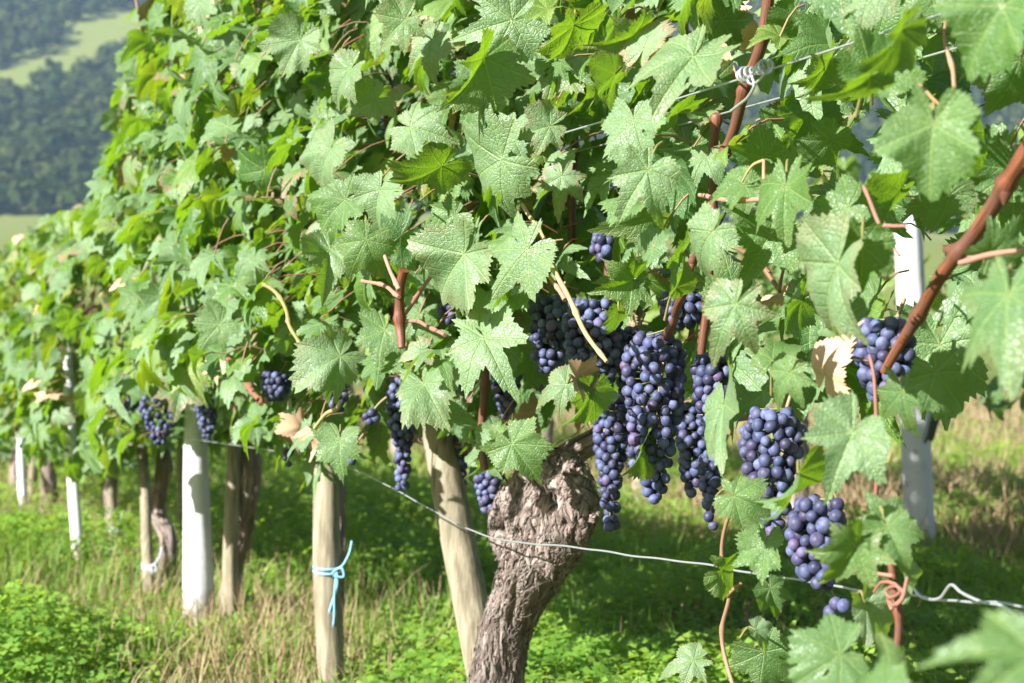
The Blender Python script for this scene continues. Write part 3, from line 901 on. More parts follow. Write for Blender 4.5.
def trunk(name, parent, pts, seed, sides=28, rings=60, twist=5.0, amp=0.35, strips=0):
    pts = np.asarray(pts, float)
    Cc = spline(pts, rings)
    mb = MB()
    V = tube(mb, Cc[:, :3], Cc[:, 3], sides, True, bark_disp(seed, twist, amp))
    r = np.random.default_rng(int(seed * 10) + 1)
    for _ in range(strips):                       # loose fibres of bark
        L = r.integers(int(rings * 0.10), int(rings * 0.36)); i0 = r.integers(0, rings - L - 1)
        j0 = r.integers(0, sides); ns = 9
        ii = np.linspace(i0, i0 + L, ns)
        jj = j0 - (ii - i0) / rings * sides * twist * 0.055 + r.normal(0, 0.35, ns).cumsum() * 0.5
        cen = Cc[np.round(ii).astype(int), :3]
        sp = V[np.round(ii).astype(int), np.round(jj).astype(int) % sides]
        out = nrm(sp - cen)
        lift = r.uniform(0.0005, 0.0055) * np.sin(np.linspace(0.2, r.uniform(2.0, 3.0), ns)) + 0.001
        pt = sp + out * lift[:, None] + r.normal(0, 0.0009, sp.shape).cumsum(0) * 0.6
        tg = nrm(np.gradient(pt, axis=0)); sd_ = np.cross(tg, out)
        wd = r.uniform(0.0006, 0.0026) * np.sin(np.linspace(0.25, 2.95, ns))[:, None]
        VV = np.concatenate([pt - sd_ * wd, pt + sd_ * wd + out * 0.0006])
        f = [[q, q + 1, ns + q + 1, ns + q] for q in range(ns - 1)]
        u0 = np.linspace(0, 0.2, ns) + r.random(); vv = r.random()
        uv = [c for q in range(ns - 1) for c in ((u0[q], vv), (u0[q + 1], vv), (u0[q + 1], vv + .03), (u0[q], vv + .03))]
        mb.add(VV, f, uv, (0.0 if r.random() < .7 else 0.45, 0.35 * (r.random() < .25), 0, 1))
    return mb, V, Cc

def path_px(pts, p=0.0):
    """rows of px, py, width px (and optional own p) -> x, y, z, radius"""
    out = []
    for q in pts:
        P = at(q[0], q[1], q[3] if len(q) > 3 else p)
        out.append([*P, q[2] / 2 * P[1] / F])
    return np.array(out)

from mathutils.bvhtree import BVHTree
def old_trunk(parent):
    """the gnarled stump: swollen masses fused into one skin, then grooved, pitted and hung with bark flakes"""
    main = path_px([(480, 822, 74), (487, 760, 62), (494, 700, 54), (501, 655, 50), (510, 618, 50), (523, 588, 56), (537, 556, 72), (546, 525, 84), (551, 500, 80), (554, 478, 64), (550, 458, 42)], -0.01)
    mass = [main,
            path_px([(550, 562, 40), (568, 534, 48), (577, 510, 42), (571, 484, 40), (556, 462, 34)], -.02),
            path_px([(522, 572, 36), (512, 545, 38), (509, 522, 36), (520, 500, 44), (538, 478, 38)], -.03),
            path_px([(498, 532, 20), (494, 536, 15)], -.035), path_px([(592, 520, 16), (600, 512, 9)], -.02)]
    mb = MB()
    for q in mass:
        C_ = spline(q, 40); tube(mb, C_[:, :3], C_[:, 3], 28, True)
    me = mb.mesh('core', M_BARK)
    ob = bpy.data.objects.new('core', me); COL.objects.link(ob)
    md = ob.modifiers.new('r', 'REMESH'); md.mode = 'VOXEL'; md.voxel_size = 0.0030
    sm = ob.modifiers.new('s', 'SMOOTH'); sm.factor = 0.5; sm.iterations = 14
    dg = bpy.context.evaluated_depsgraph_get()
    e = ob.evaluated_get(dg); m2 = e.to_mesh()
    nv = len(m2.vertices); V = np.empty(nv * 3); m2.vertices.foreach_get('co', V); V = V.reshape(-1, 3)
    Nn = np.empty(nv * 3); m2.vertices.foreach_get('normal', Nn); Nn = Nn.reshape(-1, 3)
    nl = len(m2.loops); Lp = np.empty(nl, int); m2.loops.foreach_get('vertex_index', Lp)
    npoly = len(m2.polygons); LT = np.empty(npoly, int); m2.polygons.foreach_get('loop_total', LT)
    e.to_mesh_clear(); bpy.data.objects.remove(ob)
    quads = Lp[:].reshape(-1, 4) if (LT == 4).all() else None
    # coordinates along and round the stump
    C_ = spline(main, 400); ln = np.concatenate([[0], np.cumsum(np.linalg.norm(np.diff(C_[:, :3], axis=0), axis=1))])
    T, A, B = frames(C_[:, :3])
    def coords(P):
        idx = np.concatenate([np.argmin(((P[k:k + 4000, None] - C_[None, :, :3]) ** 2).sum(-1), 1) for k in range(0, len(P), 4000)])
        d_ = P - C_[idx, :3]
        return ln[idx], np.arctan2((d_ * B[idx]).sum(-1), (d_ * A[idx]).sum(-1)), idx
    L, th, idx = coords(V)
    head = np.clip((V[:, 2] - 0.29) / 0.10, 0, 1)
    warp = (vnoise(V[:, 0] * 22 + 5, V[:, 2] * 22 + V[:, 1] * 13) - .5)
    a = th + L * 4.0 + warp * 1.1 * (0.4 + head)
    q = np.cos(a) * 2.4 + 13; w = np.sin(a) * 2.4 + 7
    g = np.zeros(nv)
    for fr2, am, st in ((1.3, .55, 4.0), (3.0, .45, 8.0), (6.5, .38, 15.0), (13.0, .26, 26.0)):
        n_ = vnoise(q * fr2 + L * st * .6, w * fr2 + L * st * .45 + fr2)
        g += am * (1 - np.abs(2 * n_ - 1)) ** 1.5
    lump = vnoise(V[:, 0] * 38 + 3, V[:, 2] * 38 + V[:, 1] * 30) + .5 * vnoise(V[:, 0] * 80, V[:, 2] * 80 + V[:, 1] * 60)
    crack = np.clip(1 - np.abs(vnoise(V[:, 0] * 60 + 9, V[:, 2] * 45 + V[:, 1] * 50) - .5) * 9, 0, 1)
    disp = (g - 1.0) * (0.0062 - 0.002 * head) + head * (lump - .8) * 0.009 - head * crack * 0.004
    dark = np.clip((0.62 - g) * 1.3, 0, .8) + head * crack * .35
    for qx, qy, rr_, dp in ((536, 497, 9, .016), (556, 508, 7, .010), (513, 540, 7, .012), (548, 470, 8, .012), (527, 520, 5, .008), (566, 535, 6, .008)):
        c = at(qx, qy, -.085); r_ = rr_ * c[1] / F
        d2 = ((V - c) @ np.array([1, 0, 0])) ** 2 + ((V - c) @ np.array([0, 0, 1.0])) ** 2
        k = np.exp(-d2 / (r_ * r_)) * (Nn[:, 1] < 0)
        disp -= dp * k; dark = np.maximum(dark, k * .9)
    pale = np.zeros(nv)
    for qx, qy, rr_ in ((549, 491, 7), (525, 481, 4.5)):
        c = at(qx, qy, -.085); r_ = rr_ * c[1] / F
        d2 = ((V - c) @ np.array([1, 0, .35])) ** 2 + ((V - c) @ np.array([-.2, 0, 1.0])) ** 2 * 2.0
        pale = np.maximum(pale, np.clip(1.6 - d2 / (r_ * r_), 0, 1) * (Nn[:, 1] < .2) * .85)
    disp = np.where(pale > .3, .004, disp); dark = np.where(pale > .3, 0, dark)
    V2 = V + Nn * disp[:, None]
    mb = MB()
    uvv = np.stack([L, th / (2 * math.pi)], -1)
    uq = uvv[quads]                                            # keep the seam together
    j_ = uq[..., 1] - uq[:, :1, 1]; uq[..., 1] -= np.round(j_)
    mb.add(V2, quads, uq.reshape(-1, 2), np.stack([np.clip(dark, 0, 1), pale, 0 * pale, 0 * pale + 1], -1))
    bv = BVHTree.FromPolygons([tuple(v) for v in V2], [tuple(int(i_) for i_ in f) for f in quads])
    r = np.random.default_rng(12)
    cand = np.where((Nn[:, 1] < .45) & (V[:, 2] > 0.05))[0]
    for kf in range(1900):
        v0_ = r.choice(cand)
        P = V2[v0_]; hd = head[v0_]
        sgn = 1 if r.random() < .5 else -1
        ns = int(r.integers(6, 15)) if hd < .5 else int(r.integers(5, 10)); step = r.uniform(.004, .0095) * (1 - .5 * hd)
        side_drift = r.normal(0, .10) + hd * r.normal(0, .5)
        pt, nm = [], []
        for _ in range(ns):
            loc, no, _i, _d = bv.find_nearest(Vector(P))
            loc = np.array(loc); no = np.array(no)
            pt.append(loc); nm.append(no)
            k = int(np.argmin(((C_[:, :3] - loc) ** 2).sum(-1)))
            tg = T[k] * sgn; tg = nrm(tg - no * (tg @ no)); bi = np.cross(tg, no)
            tg = nrm(tg + bi * (side_drift + r.normal(0, .06 + .14 * hd) + sgn * .22))
            P = loc + tg * step
        pt = np.array(pt); nm = np.array(nm)
        curl = r.random() < .16
        lift = np.linspace(0, 1, ns) ** 2 * (r.uniform(.003, .010) if curl else r.uniform(.0002, .003)) + .0009
        pt = pt + nm * lift[:, None]
        tg = nrm(np.gradient(pt, axis=0)); sd_ = np.cross(tg, nm)
        wmax = r.uniform(.0005, .0018) if r.random() < .8 else r.uniform(.0018, .0038)
        wd = (wmax * np.sin(np.linspace(.5, 2.9, ns)) * r.uniform(.6, 1.4, ns))[:, None]
        VV = np.concatenate([pt - sd_ * wd, pt + nm * .0006, pt + sd_ * wd])
        f = [[o_ + z, o_ + z + 1, o_ + ns + z + 1, o_ + ns + z] for o_ in (0, ns) for z in range(ns - 1)]
        u0 = np.linspace(0, .1, ns) + r.random(); v_ = r.random()
        uv = [c for o_ in (0, 1) for z in range(ns - 1) for c in ((u0[z], v_ + .02 * o_), (u0[z + 1], v_ + .02 * o_), (u0[z + 1], v_ + .02 + .02 * o_), (u0[z], v_ + .02 + .02 * o_))]
        mb.add(VV, f, uv, (0.0 if r.random() < .7 else .5, .3 * (r.random() < .2), 0, 1))
    return mb.build('trunk', M_BARK, parent)
old_trunk(vine[0.0])
# old arms leaving the head, behind the grapes
def arm(parent, pts, seed):
    mb, _, _ = trunk('arm', parent, pts, seed, 32, 60, 4, 0.3, 40)
    return mb.build('arm', M_BARK, parent)
arm(vine[0.0], path_px([(552, 474, 40, 0.03), (575, 452, 28, .06), (615, 432, 24, .08), (680, 415, 24, .06), (760, 410, 20, .06)]), 4)
arm(vine[0.0], path_px([(545, 474, 38, 0.03), (520, 456, 28, .05), (480, 444, 22, .06), (430, 435, 20, .05), (395, 430, 16, .05)]), 5)
trk = {0.88: [(334, 700, 18), (335, 620, 16), (336, 540, 17), (334, 490, 20), (330, 455, 18)],
       2.20: [(228, 612, 22), (233, 570, 19), (243, 530, 18), (250, 480, 22), (246, 440, 24), (235, 415, 18)],
       3.20: [(166, 562, 20), (168, 540, 17), (158, 515, 15), (160, 490, 16), (165, 465, 17), (160, 440, 14)],
       4.15: [(118, 540, 14), (112, 515, 12), (110, 490, 13), (112, 460, 12)]}
pv = {0.88: 0.05, 2.20: 0.06, 3.20: 0.02, 4.15: 0.0}
for s, q in trk.items():
    q = path_px(q, pv[s]); q[0, 2] = min(q[0, 2], -0.01)
    mb, _, _ = trunk('trunk', vine[s], q, s + 3, 36, 70, 5, 0.34, 60)
    mb.build('trunk', M_BARK, vine[s])
for s in VINES:
    if s in trk or s == 0.0: continue
    b = row(s, 0.0, 0.0); r = np.random.default_rng(int(s * 10) + 50)
    q = [[b[0] + r.normal(0, .015), b[1] + r.normal(0, .015), z, w] for z, w in ((-.02, .04), (.15, .03), (.3, .028), (.45, .035), (.55, .02))]
    mb, _, _ = trunk('trunk', vine[s], q, s + 20, 24, 40, 5, 0.34, 20)
    mb.build('trunk', M_BARK, vine[s])

# ------------------------------------------------------------------ canes, shoots, tendrils
def cane(parent, pts, p=0.0, tint=(0, 0, 0), name='cane', node=True, sides=10):
    q = path_px(pts, p)
    ln = np.linalg.norm(np.diff(q[:, :3], axis=0), axis=1).sum()
    n = max(10, int(ln / 0.005))
    Cc = spline(q, n)
    rad = Cc[:, 3].copy()
    if node:
        L = np.linspace(0, ln, n)
        ph = random.random() * 0.06
        rad *= (1 + 0.42 * np.exp(-(((L + ph) % 0.065 - 0.03) / 0.005) ** 2)) * (1 + 0.10 * (vnoise(L * 90, L * 0 + ph * 99) - .5))
        Cc[:, :3] += (np.sin(L * 60 + ph * 90) * 0.0012)[:, None] * np.array([1, 0, 0])
    mb = MB()
    tube(mb, Cc[:, :3], rad, sides, True, None, (*tint, 1))
    if node:                                       # buds and cut stalk ends at the joints
        T_, A_, B_ = frames(Cc[:, :3])
        k0 = (0.03 - ph) % 0.065; side_ = 1
        while k0 < ln - 0.01:
            i_ = int(k0 / ln * (n - 1)); r0 = rad[i_]; side_ = -side_
            dr = nrm(A_[i_] * side_ * .8 + B_[i_] * random.uniform(-.6, .6) + T_[i_] * .9)
            L_ = r0 * random.uniform(1.4, 2.4)
            tube(mb, Cc[i_, :3] + dr * np.linspace(0, L_, 5)[:, None], r0 * np.array([.75, .7, .6, .42, .12]), 8, True, None, (*[c_ * .6 for c_ in tint], 1))
            k0 += 0.065
    return mb.build(name, M_CANE, parent)

v0, vr, v1 = vine[0.0], vine[-1.35], vine[0.88]
cane(v0, [(579, -40, 7), (577, 60, 7), (574, 150, 8), (571, 230, 8), (566, 300, 8), (560, 380, 8)], .0)
cane(v0, [(545, 60, 8), (536, 130, 9), (520, 195, 11), (506, 235, 11), (496, 268, 10), (500, 340, 9)], .0)
cane(v0, [(776, -40, 12), (764, 30, 12), (750, 75, 12), (735, 125, 11), (718, 170, 10), (712, 220, 9)], -.05)
cane(v0, [(716, 115, 10), (713, 180, 9), (711, 240, 9), (707, 300, 9), (700, 380, 9)], -.02)
cane(v0, [(709, 220, 5, -.15), (696, 255, 7.5, -.15), (682, 298, 8, -.14), (668, 335, 8, -.10), (660, 370, 7, -.02), (658, 420, 7, .03)], -.15)
cane(v0, [(404, 270, 10), (401, 290, 9), (399, 320, 10), (401, 348, 8)], -.24)
cane(v0, [(487, 352, 9), (484, 390, 9), (482, 430, 8), (484, 470, 8)], -.10)
cane(v0, [(610, 232, 6), (608, 260, 7), (608, 300, 7), (610, 340, 7)], -.04)
cane(v0, [(524, 205, 4), (543, 240, 4.5), (560, 280, 5), (580, 322, 5), (606, 362, 4)], -.20, (.8, .2, 0), 'shoot')
cane(v0, [(540, 262, 3), (552, 280, 4), (564, 300, 5)], -.20, (.3, .6, 0), 'shoot')
cane(v0, [(737, 498, 3.2), (727, 525, 3.8), (722, 560, 4), (728, 595, 4.4), (723, 630, 4.4), (728, 668, 4.6), (742, 720, 4.6)], -.12, (.15, .25, .05), 'shoot')
cane(v0, [(728, 596, 5), (736, 588, 4), (741, 583, 3)], -.12, (.1, .6, 0), 'shoot')
cane(v0, [(698, 195, 4), (730, 200, 5), (770, 199, 4.5)], -.18, (.2, .7, 0), 'shoot')
cane(v0, [(766, 197, 4), (764, 178, 4), (764, 160, 3)], -.185, (.6, .4, 0), 'tendril', False)
cane(v0, [(764, 160, 3), (752, 166, 3), (742, 182, 2)], -.185, (.9, 0, 0.2), 'tendril', False)
cane(v0, [(714, 238, 4), (740, 250, 5), (762, 262, 5), (770, 278, 5), (779, 292, 4)], -.10, (0, .1, .1), 'shoot')
cane(v0, [(779, 290, 4), (784, 272, 3), (788, 256, 4)], -.10, (0, .2, 0), 'shoot')
cane(vr, [(1060, 80, 22), (1030, 150, 20), (1000, 193, 17), (968, 242, 16), (938, 282, 14), (908, 330, 12), (886, 372, 9)], -.14)
cane(vr, [(1024, 250, 4), (990, 255, 6), (958, 263, 5)], -.18, (.1, .7, 0), 'shoot')
cane(vr, [(892, 545, 6), (894, 585, 8), (897, 625, 8), (895, 665, 8), (896, 720, 8)], -.17)
cane(vr, [(862, 186, 3), (872, 205, 4), (884, 230, 4), (900, 256, 3)], -.2, (0, .4, 0), 'shoot')
cane(vr, [(844, 239, 3.5), (862, 241, 4), (876, 233, 4), (884, 226, 4), (893, 226, 3.5), (906, 226, 3)], -.2, (0, .6, 0), 'tendril', False)
cane(vr, [(950, 8, 4), (946, 40, 4), (952, 75, 5), (948, 110, 4), (905, 66, 3)], -.12, (.1, .3, .2), 'shoot')
cane(vr, [(868, 355, 3), (876, 385, 4), (878, 440, 5), (874, 500, 5)], -.13, (0, .2, 0), 'shoot')
# tendrils wound round the low wire and the upright shoot
cane(vr, [(865, 572, 3), (880, 574, 3.5), (893, 576, 4)], -.18, (0, .7, 0), 'tendril', False)
cane(vr, [(874, 592, 3), (882, 582, 3.5), (895, 584, 4), (900, 592, 3.5), (890, 598, 3.5), (886, 590, 3.5), (896, 586, 3.5), (904, 594, 3.5), (894, 606, 4), (888, 600, 4), (892, 610, 4)], -.18, (0, .35, 0), 'tendril', False)
cane(vr, [(897, 604, 5), (903, 598, 4.5), (906, 584, 4), (908, 576, 3)], -.18, (0, .6, 0), 'tendril', False)
# yellow curling tendril and blurred shoots further down the row
cane(v1, [(315, 428, 4), (326, 414, 4), (336, 409, 4.5), (339, 402, 4), (334, 399, 3)], -.3, (.9, 0, .2), 'tendril', False)
cane(v1, [(262, 284, 3), (276, 292, 4), (286, 312, 4), (292, 330, 4), (302, 350, 3)], -.33, (.35, .1, .35), 'shoot')
cane(v1, [(386, 256, 4), (392, 275, 4), (398, 290, 5)], -.28, (.2, .7, 0), 'shoot')
cane(v1, [(362, 281, 3), (382, 285, 4), (400, 297, 4)], -.27, (.1, .7, 0), 'shoot')
cane(vine[2.20], [(222, 352, 6), (234, 366, 7), (246, 382, 7), (258, 398, 6), (262, 404, 5)], -.28, (0, .2, 0))
cane(v0, [(438, 268, 4), (404, 316, 4), (420, 322, 4), (444, 335, 4)], -.2, (0, .5, 0), 'shoot')
cr = np.random.default_rng(91)
for s in VINES:                                    # the upright shoots that carry the foliage
    for q in range(0 if s < -1 else 9 if s < 3 else 5):
        s1 = s + cr.uniform(-.45, .5); p1 = cr.uniform(-.1, .2)
        tp = float(canopy_top(np.array([s1]))[0]) - cr.uniform(0.02, .3)
        if s < 0.5: p1 = cr.uniform(0.1, .2)
        zz = np.linspace(0.62 if s < 0.5 else 0.5, tp, 6)
        Cq = row(s1 + cr.normal(0, .03, 6).cumsum(), p1 + cr.normal(0, .02, 6).cumsum(), zz)
        n = 40
        Cs = spline(Cq, n)
        mb = MB()
        tube(mb, Cs, np.linspace(.0055, .0028, n) * (1 + .3 * (np.arange(n) % 6 == 0)), 6, True, None, (cr.random() * .4, cr.random() * .3, 0, 1))
        mb.build('cane', M_CANE, vine[s])

# ------------------------------------------------------------------ grapes
def berry_mesh(el):
    mb = MB()
    a, b = 20, 12
    th = np.arange(a) / a * 2 * math.pi; ph = np.linspace(0, math.pi, b + 1)
    V = np.stack([np.outer(np.sin(ph), np.cos(th)), np.outer(np.sin(ph), np.sin(th)), np.outer(np.cos(ph), np.ones(a)) * el], -1).reshape(-1, 3)
    V = V * 0.75
    f = [[i * a + j, (i + 1) * a + j, (i + 1) * a + (j + 1) % a, i * a + (j + 1) % a] for i in range(b) for j in range(a)]
    mb.add(V * 0.0072, f)
    me = mb.mesh('berry', M_BERRY)
    return me
def ball(a, b):
    th = np.arange(a) / a * 2 * math.pi; ph = np.linspace(0, math.pi, b + 1)
    V = np.stack([np.outer(np.sin(ph), np.cos(th)), np.outer(np.sin(ph), np.sin(th)), np.outer(np.cos(ph), np.ones(a))], -1).reshape(-1, 3)
    return V * 0.0072, np.array([[i * a + j, (i + 1) * a + j, (i + 1) * a + (j + 1) % a, i * a + (j + 1) % a] for i in range(b) for j in range(a)])
BASE_V, BASE_F = ball(14, 9)
BM = [berry_mesh(e) for e in (1.0, 1.06, 1.12)]

def bunch(cx, y0, y1, w, p, shape, label, r):
    top = at(cx, y0, p); bot = at(cx, y1, p)
    bot = top + (bot - top)
    h = np.linalg.norm(top - bot); R = w / 2 * top[1] / F
    root = thing('grape_bunch', top + np.array([0, 0, 0.02]), label, 'grapes', 'bunches of ripe blue grapes')
    far = top[1] > 2.9
    br = 0.0054
    mind = br * 1.60
    prof = {'cone': ([0, .12, .35, .7, 1], [.62, 1.0, .95, .62, .18]), 'block': ([0, .2, .6, .85, 1], [.75, 1, .95, .75, .4]),
            'tail': ([0, .15, .45, .6, 1], [.6, 1.0, .8, .5, .28])}[shape]
    pts = np.zeros((0, 3))
    lim = 160 if not far else 80
    ax = nrm(bot - top)
    tries = 0
    Rm = max(R - br, 0.004)
    bend = r.normal(0, 0.12, 2)
    hh = max(h - 2 * br, 0.006)
    a_ = np.array([N[0], N[1], 0]); c_ = np.array([U[0], U[1], 0])
    while len(pts) < lim and tries < 9000:
        tries += 1
        t = r.random(); th = r.uniform(0, 2 * math.pi)
        if r.random() < 0.60: th = math.pi + r.normal(0, 0.9)      # the face towards the lane is full
        rr = Rm * np.interp(t, *prof) * (1 - 0.28 * r.random() ** 2)
        q = top + np.array([0, 0, -br]) + ax * hh * t + a_ * rr * math.cos(th) * 0.85 + c_ * (rr * math.sin(th) + bend[0] * R * math.sin(t * 3))
        if len(pts) == 0 or np.min(np.linalg.norm(pts - q, axis=1)) > mind:
            pts = np.vstack([pts, q])
    # the hundred berries nearest the camera are parts, the hidden rest is one piece
    pts = pts[np.argsort(np.linalg.norm(pts - CAM, axis=1))]
    if len(pts) > 100:
        mb = MB(); sv = BASE_V
        for q in pts[100:]:
            mb.add(sv * 0.75 * r.uniform(.85, 1.1) + q, BASE_F)
        o = mb.build('berries', M_BERRY, root); o['kind'] = 'stuff'
    for q in pts[:100]:
        o = bpy.data.objects.new('berry', BM[r.integers(0, 3)])
        COL.objects.link(o)
        o.parent = root
        o.location = q - WLOC[root.name]
        o.rotation_euler = tuple(r.uniform(-0.7, 0.7, 3))
        k_ = float(np.clip(r.normal(1.0, 0.11), .66, 1.22)); o.scale = [k_ * float(r.uniform(.93, 1.06)) for _ in range(3)]
    # stalk with side twigs reaching to the berries
    mb = MB()
    n = 14
    ac = top + np.array([0, 0, 0.014]) + a_ * 0.02 * np.linspace(1, 0, n)[:, None] ** 2 + (ax * (h * 0.88 + 0.01)) * np.linspace(0, 1, n)[:, None] + c_ * (bend[0] * R * np.sin(np.linspace(0, 3, n)))[:, None]
    ac[:, :2] += 0.0
    tube(mb, ac, np.linspace(0.0019, 0.001, n), 6, True, None, (.1, .3, .35, 1))
    for q in pts[::2]:
        i = int(np.clip(np.argmin(np.linalg.norm(ac - q, axis=1)) - 1, 0, n - 1))
        tube(mb, np.linspace(ac[i], q + np.array([0, 0, br * .5]), 4), 0.0008, 4, False, None, (.2, .1, .7, 1))
    mb.build('stalk', M_CANE, root)

gbr = np.random.default_rng(64)
for b in BUNCH:
    bunch(*b, gbr)
# two loose berries below the lowest bunch belong to it
low = [o for o in COL.objects if o.get('label', '').startswith('low blue bunch')][0]
for qx, qy in ((836, 604), (844, 606), (830, 612)):
    o = bpy.data.objects.new('berry', BM[1]); COL.objects.link(o); o.parent = low
    o.location = at(qx, qy, -.12) - WLOC[low.name]
mb = MB(); tube(mb, np.array([at(826, 575, -.12), at(832, 592, -.118), at(838, 602, -.115)]), .001, 5, False, None, (.2, .1, .6, 1))
mb.build('stalk', M_CANE, low)

# ------------------------------------------------------------------ stakes and posts
def round_post(mb, a, b, r0, r1, sides=24, slant=0.0, seed=1.0, wob=0.06):
    n = 26
    a = np.asarray(a, float); b = np.asarray(b, float)
    Cc = a + (b - a) * np.linspace(0, 1, n)[:, None]
    Cc[:, 0] += 0.003 * np.sin(np.linspace(0, 5, n) + seed)
    rad = np.linspace(r0, r1, n); rad[-1] *= 0.93
    disp = lambda L, th, rd: rd * wob * (vnoise(np.cos(th) * 1.4 + seed, np.sin(th) * 1.4 + L * 4) - 0.5) * 2
    tube(mb, Cc, rad, sides, True, disp)

def stake(label, pa, pb, w, p0, p1, seed, twine=None, twine_mat=None, parts=None, cat='stake'):
    """pa: px of the foot, pb: px of the top"""
    top = at(*pb, p1); rad = w / 2 * top[1] / F
    foot = at(*pa, p0)
    g = foot + (foot - top) * ((foot[2] + 0.03) / (top[2] - foot[2])) if foot[2] > -0.03 else foot
    root = thing('vine_stake', (g[0], g[1], 0.0), label, cat, 'wooden stakes of the front row')
    mb = MB(); round_post(mb, g, top, rad * 1.06, rad * 0.97, 28, 0, seed, 0.07)
    mb.build('post', M_STAKE, root)
    if twine is not None:
        f = (twine - g[2]) / (top[2] - g[2]); c = g + (top - g) * f
        mb = MB()
        th = np.linspace(0, 2 * math.pi, 30)
        for dz in (0, 0.008):
            tube(mb, c + np.stack([np.cos(th) * rad * 1.13, np.sin(th) * rad * 1.13, dz + .004 * np.sin(th)], -1), 0.002, 6, False)
        k = c + np.array([rad * .75, -rad * .92, 0.004])
        for q in (((0, 0, 0), (.0, -.004, -.03), (-.012, -.006, -.07), (-.02, -.004, -.105)), ((0, 0, 0), (-.004, -.006, -.04), (-.005, -.006, -.09), (-.016, -.004, -.14)),
                  ((0, 0, 0), (.012, -.004, .01), (.022, -.004, .03), (.026, -.002, .05)), ((-.01, 0, -.006), (.008, -.008, .004), (.012, -.008, -.012), (-.006, -.008, -.01))):
            tube(mb, spline(k + np.array(q), 16), 0.0018, 6, True)
        mb.build('twine', twine_mat, root)
    return root

stake('leaning greyish wooden stake standing against the gnarled trunk', (478, 640), (437, 422), 35, .06, .02, 1.0)
stake('upright wooden stake tied with light blue twine', (331, 690), (326, 462), 26, -.02, -.02, 2.0, 0.232, M_TWINE)
stake('grey weathered stake just right of the thick white post', (231, 600), (234, 416), 14.5, 0.02, 0.02, 3.0)
stake('thin yellowish stake with pale string at its foot, left of the thick white post', (148, 556), (141, 446), 11, -.05, -.05, 4.0, 0.06, M_PALETWINE)
stake('short brown stake behind the crooked vine trunk left of the white post', (180, 548), (182, 440), 10, .2, .2, 5.0)
stake('blurred stake with a white strip, right of the slim white post', (112, 536), (108, 450), 8, -.03, -.03, 6.0, 0.09, M_PALETWINE)
for s_, ps in ((5.7, 0), (6.8, .02), (7.9, 0.0)):
    b = row(s_, ps, 0); 
    x0, y0, _ = proj(b[None]); x1, y1, _ = proj((b + np.array([0.01, 0, .55]))[None])
    stake('distant blurred wooden stake far down the front row', (x0[0], y0[0]), (x1[0], y1[0]), 9, ps, ps, s_)

def white_post(label, pa, pb, w, p, seed, taper=0.85):
    foot = at(*pa, p); top = at(*pb, p); rad = w / 2 * foot[1] / F
    g = foot + (foot - top) * ((foot[2] + 0.04) / (top[2] - foot[2]))
    root = thing('white_post', (g[0], g[1], 0.0), label, 'post', 'whitewashed vineyard posts')
    mb = MB(); round_post(mb, g, top, rad, rad * taper, 32, 0, seed, 0.05)
    mb.build('shaft', M_PAINT, root)
    mb = MB(); c = top; d_ = nrm(top - g)
    tube(mb, c + d_ * np.linspace(-0.004, rad * .9, 8)[:, None], rad * taper * np.array([1.0, .98, .94, .86, .74, .58, .38, .12]), 24, True)
    mb.build('tip', M_PAINT, root)
    return root
wp = white_post('thick white post with dark flecks near its foot', (198, 580), (196, 398), 34, -0.04, 1.0, 0.62)
white_post('slim white post rising among the leaves left of the thick one', (76, 524), (67, 350), 12, -.17, 2.0, 0.8)
white_post('farthest short white post at the left end of the row', (23, 492), (19, 414), 9, -.1, 3.0, 0.8)
rp = white_post('white post in the second row, seen behind the right hand leaves', (921, 540), (905, 176), 31, 2.2, 4.0, 0.9)
mb = MB(); a = at(943, 391, 2.02); b = at(928, 440, 2.02)
for off in (0.0, 0.014):
    ax = nrm(b - a); sd_ = nrm(np.cross(ax, [0, 1, 0])); dp = np.cross(ax, sd_)
    w0, w1 = (.014, .004) if off == 0 else (.004, .014)
    o_ = sd_ * (-.012 if off else 0) + dp * (.010 if off else 0)
    vs = [e + o_ + sd_ * w0 * i + dp * w1 * j for e in (a, b) for i, j in ((-1, -1), (1, -1), (1, 1), (-1, 1))]
    mb.add(np.array(vs), [[0, 1, 5, 4], [1, 2, 6, 5], [2, 3, 7, 6], [3, 0, 4, 7], [3, 2, 1, 0], [4, 5, 6, 7]])
mb.build('bracket', M_STEEL, rp, smooth=False)
# pinkish plant guard far left
g = at(22, 492, 0.05); root = thing('plant_guard', (g[0], g[1], 0), 'pinkish tube guard round a young vine at the far left', 'plant guard')
mb = MB(); c = np.array([g[0], g[1], 0.0])
tube(mb, c + np.array([0, 0, 1.0]) * np.linspace(-.01, .18, 8)[:, None], .05, 20, False); mb.build('sleeve', M_GUARD, root)
mb = MB(); tube(mb, c + np.array([0.01, 0, 1.0]) * np.linspace(-.01, .3, 8)[:, None], .008, 8); mb.build('stem', M_CANE, root)

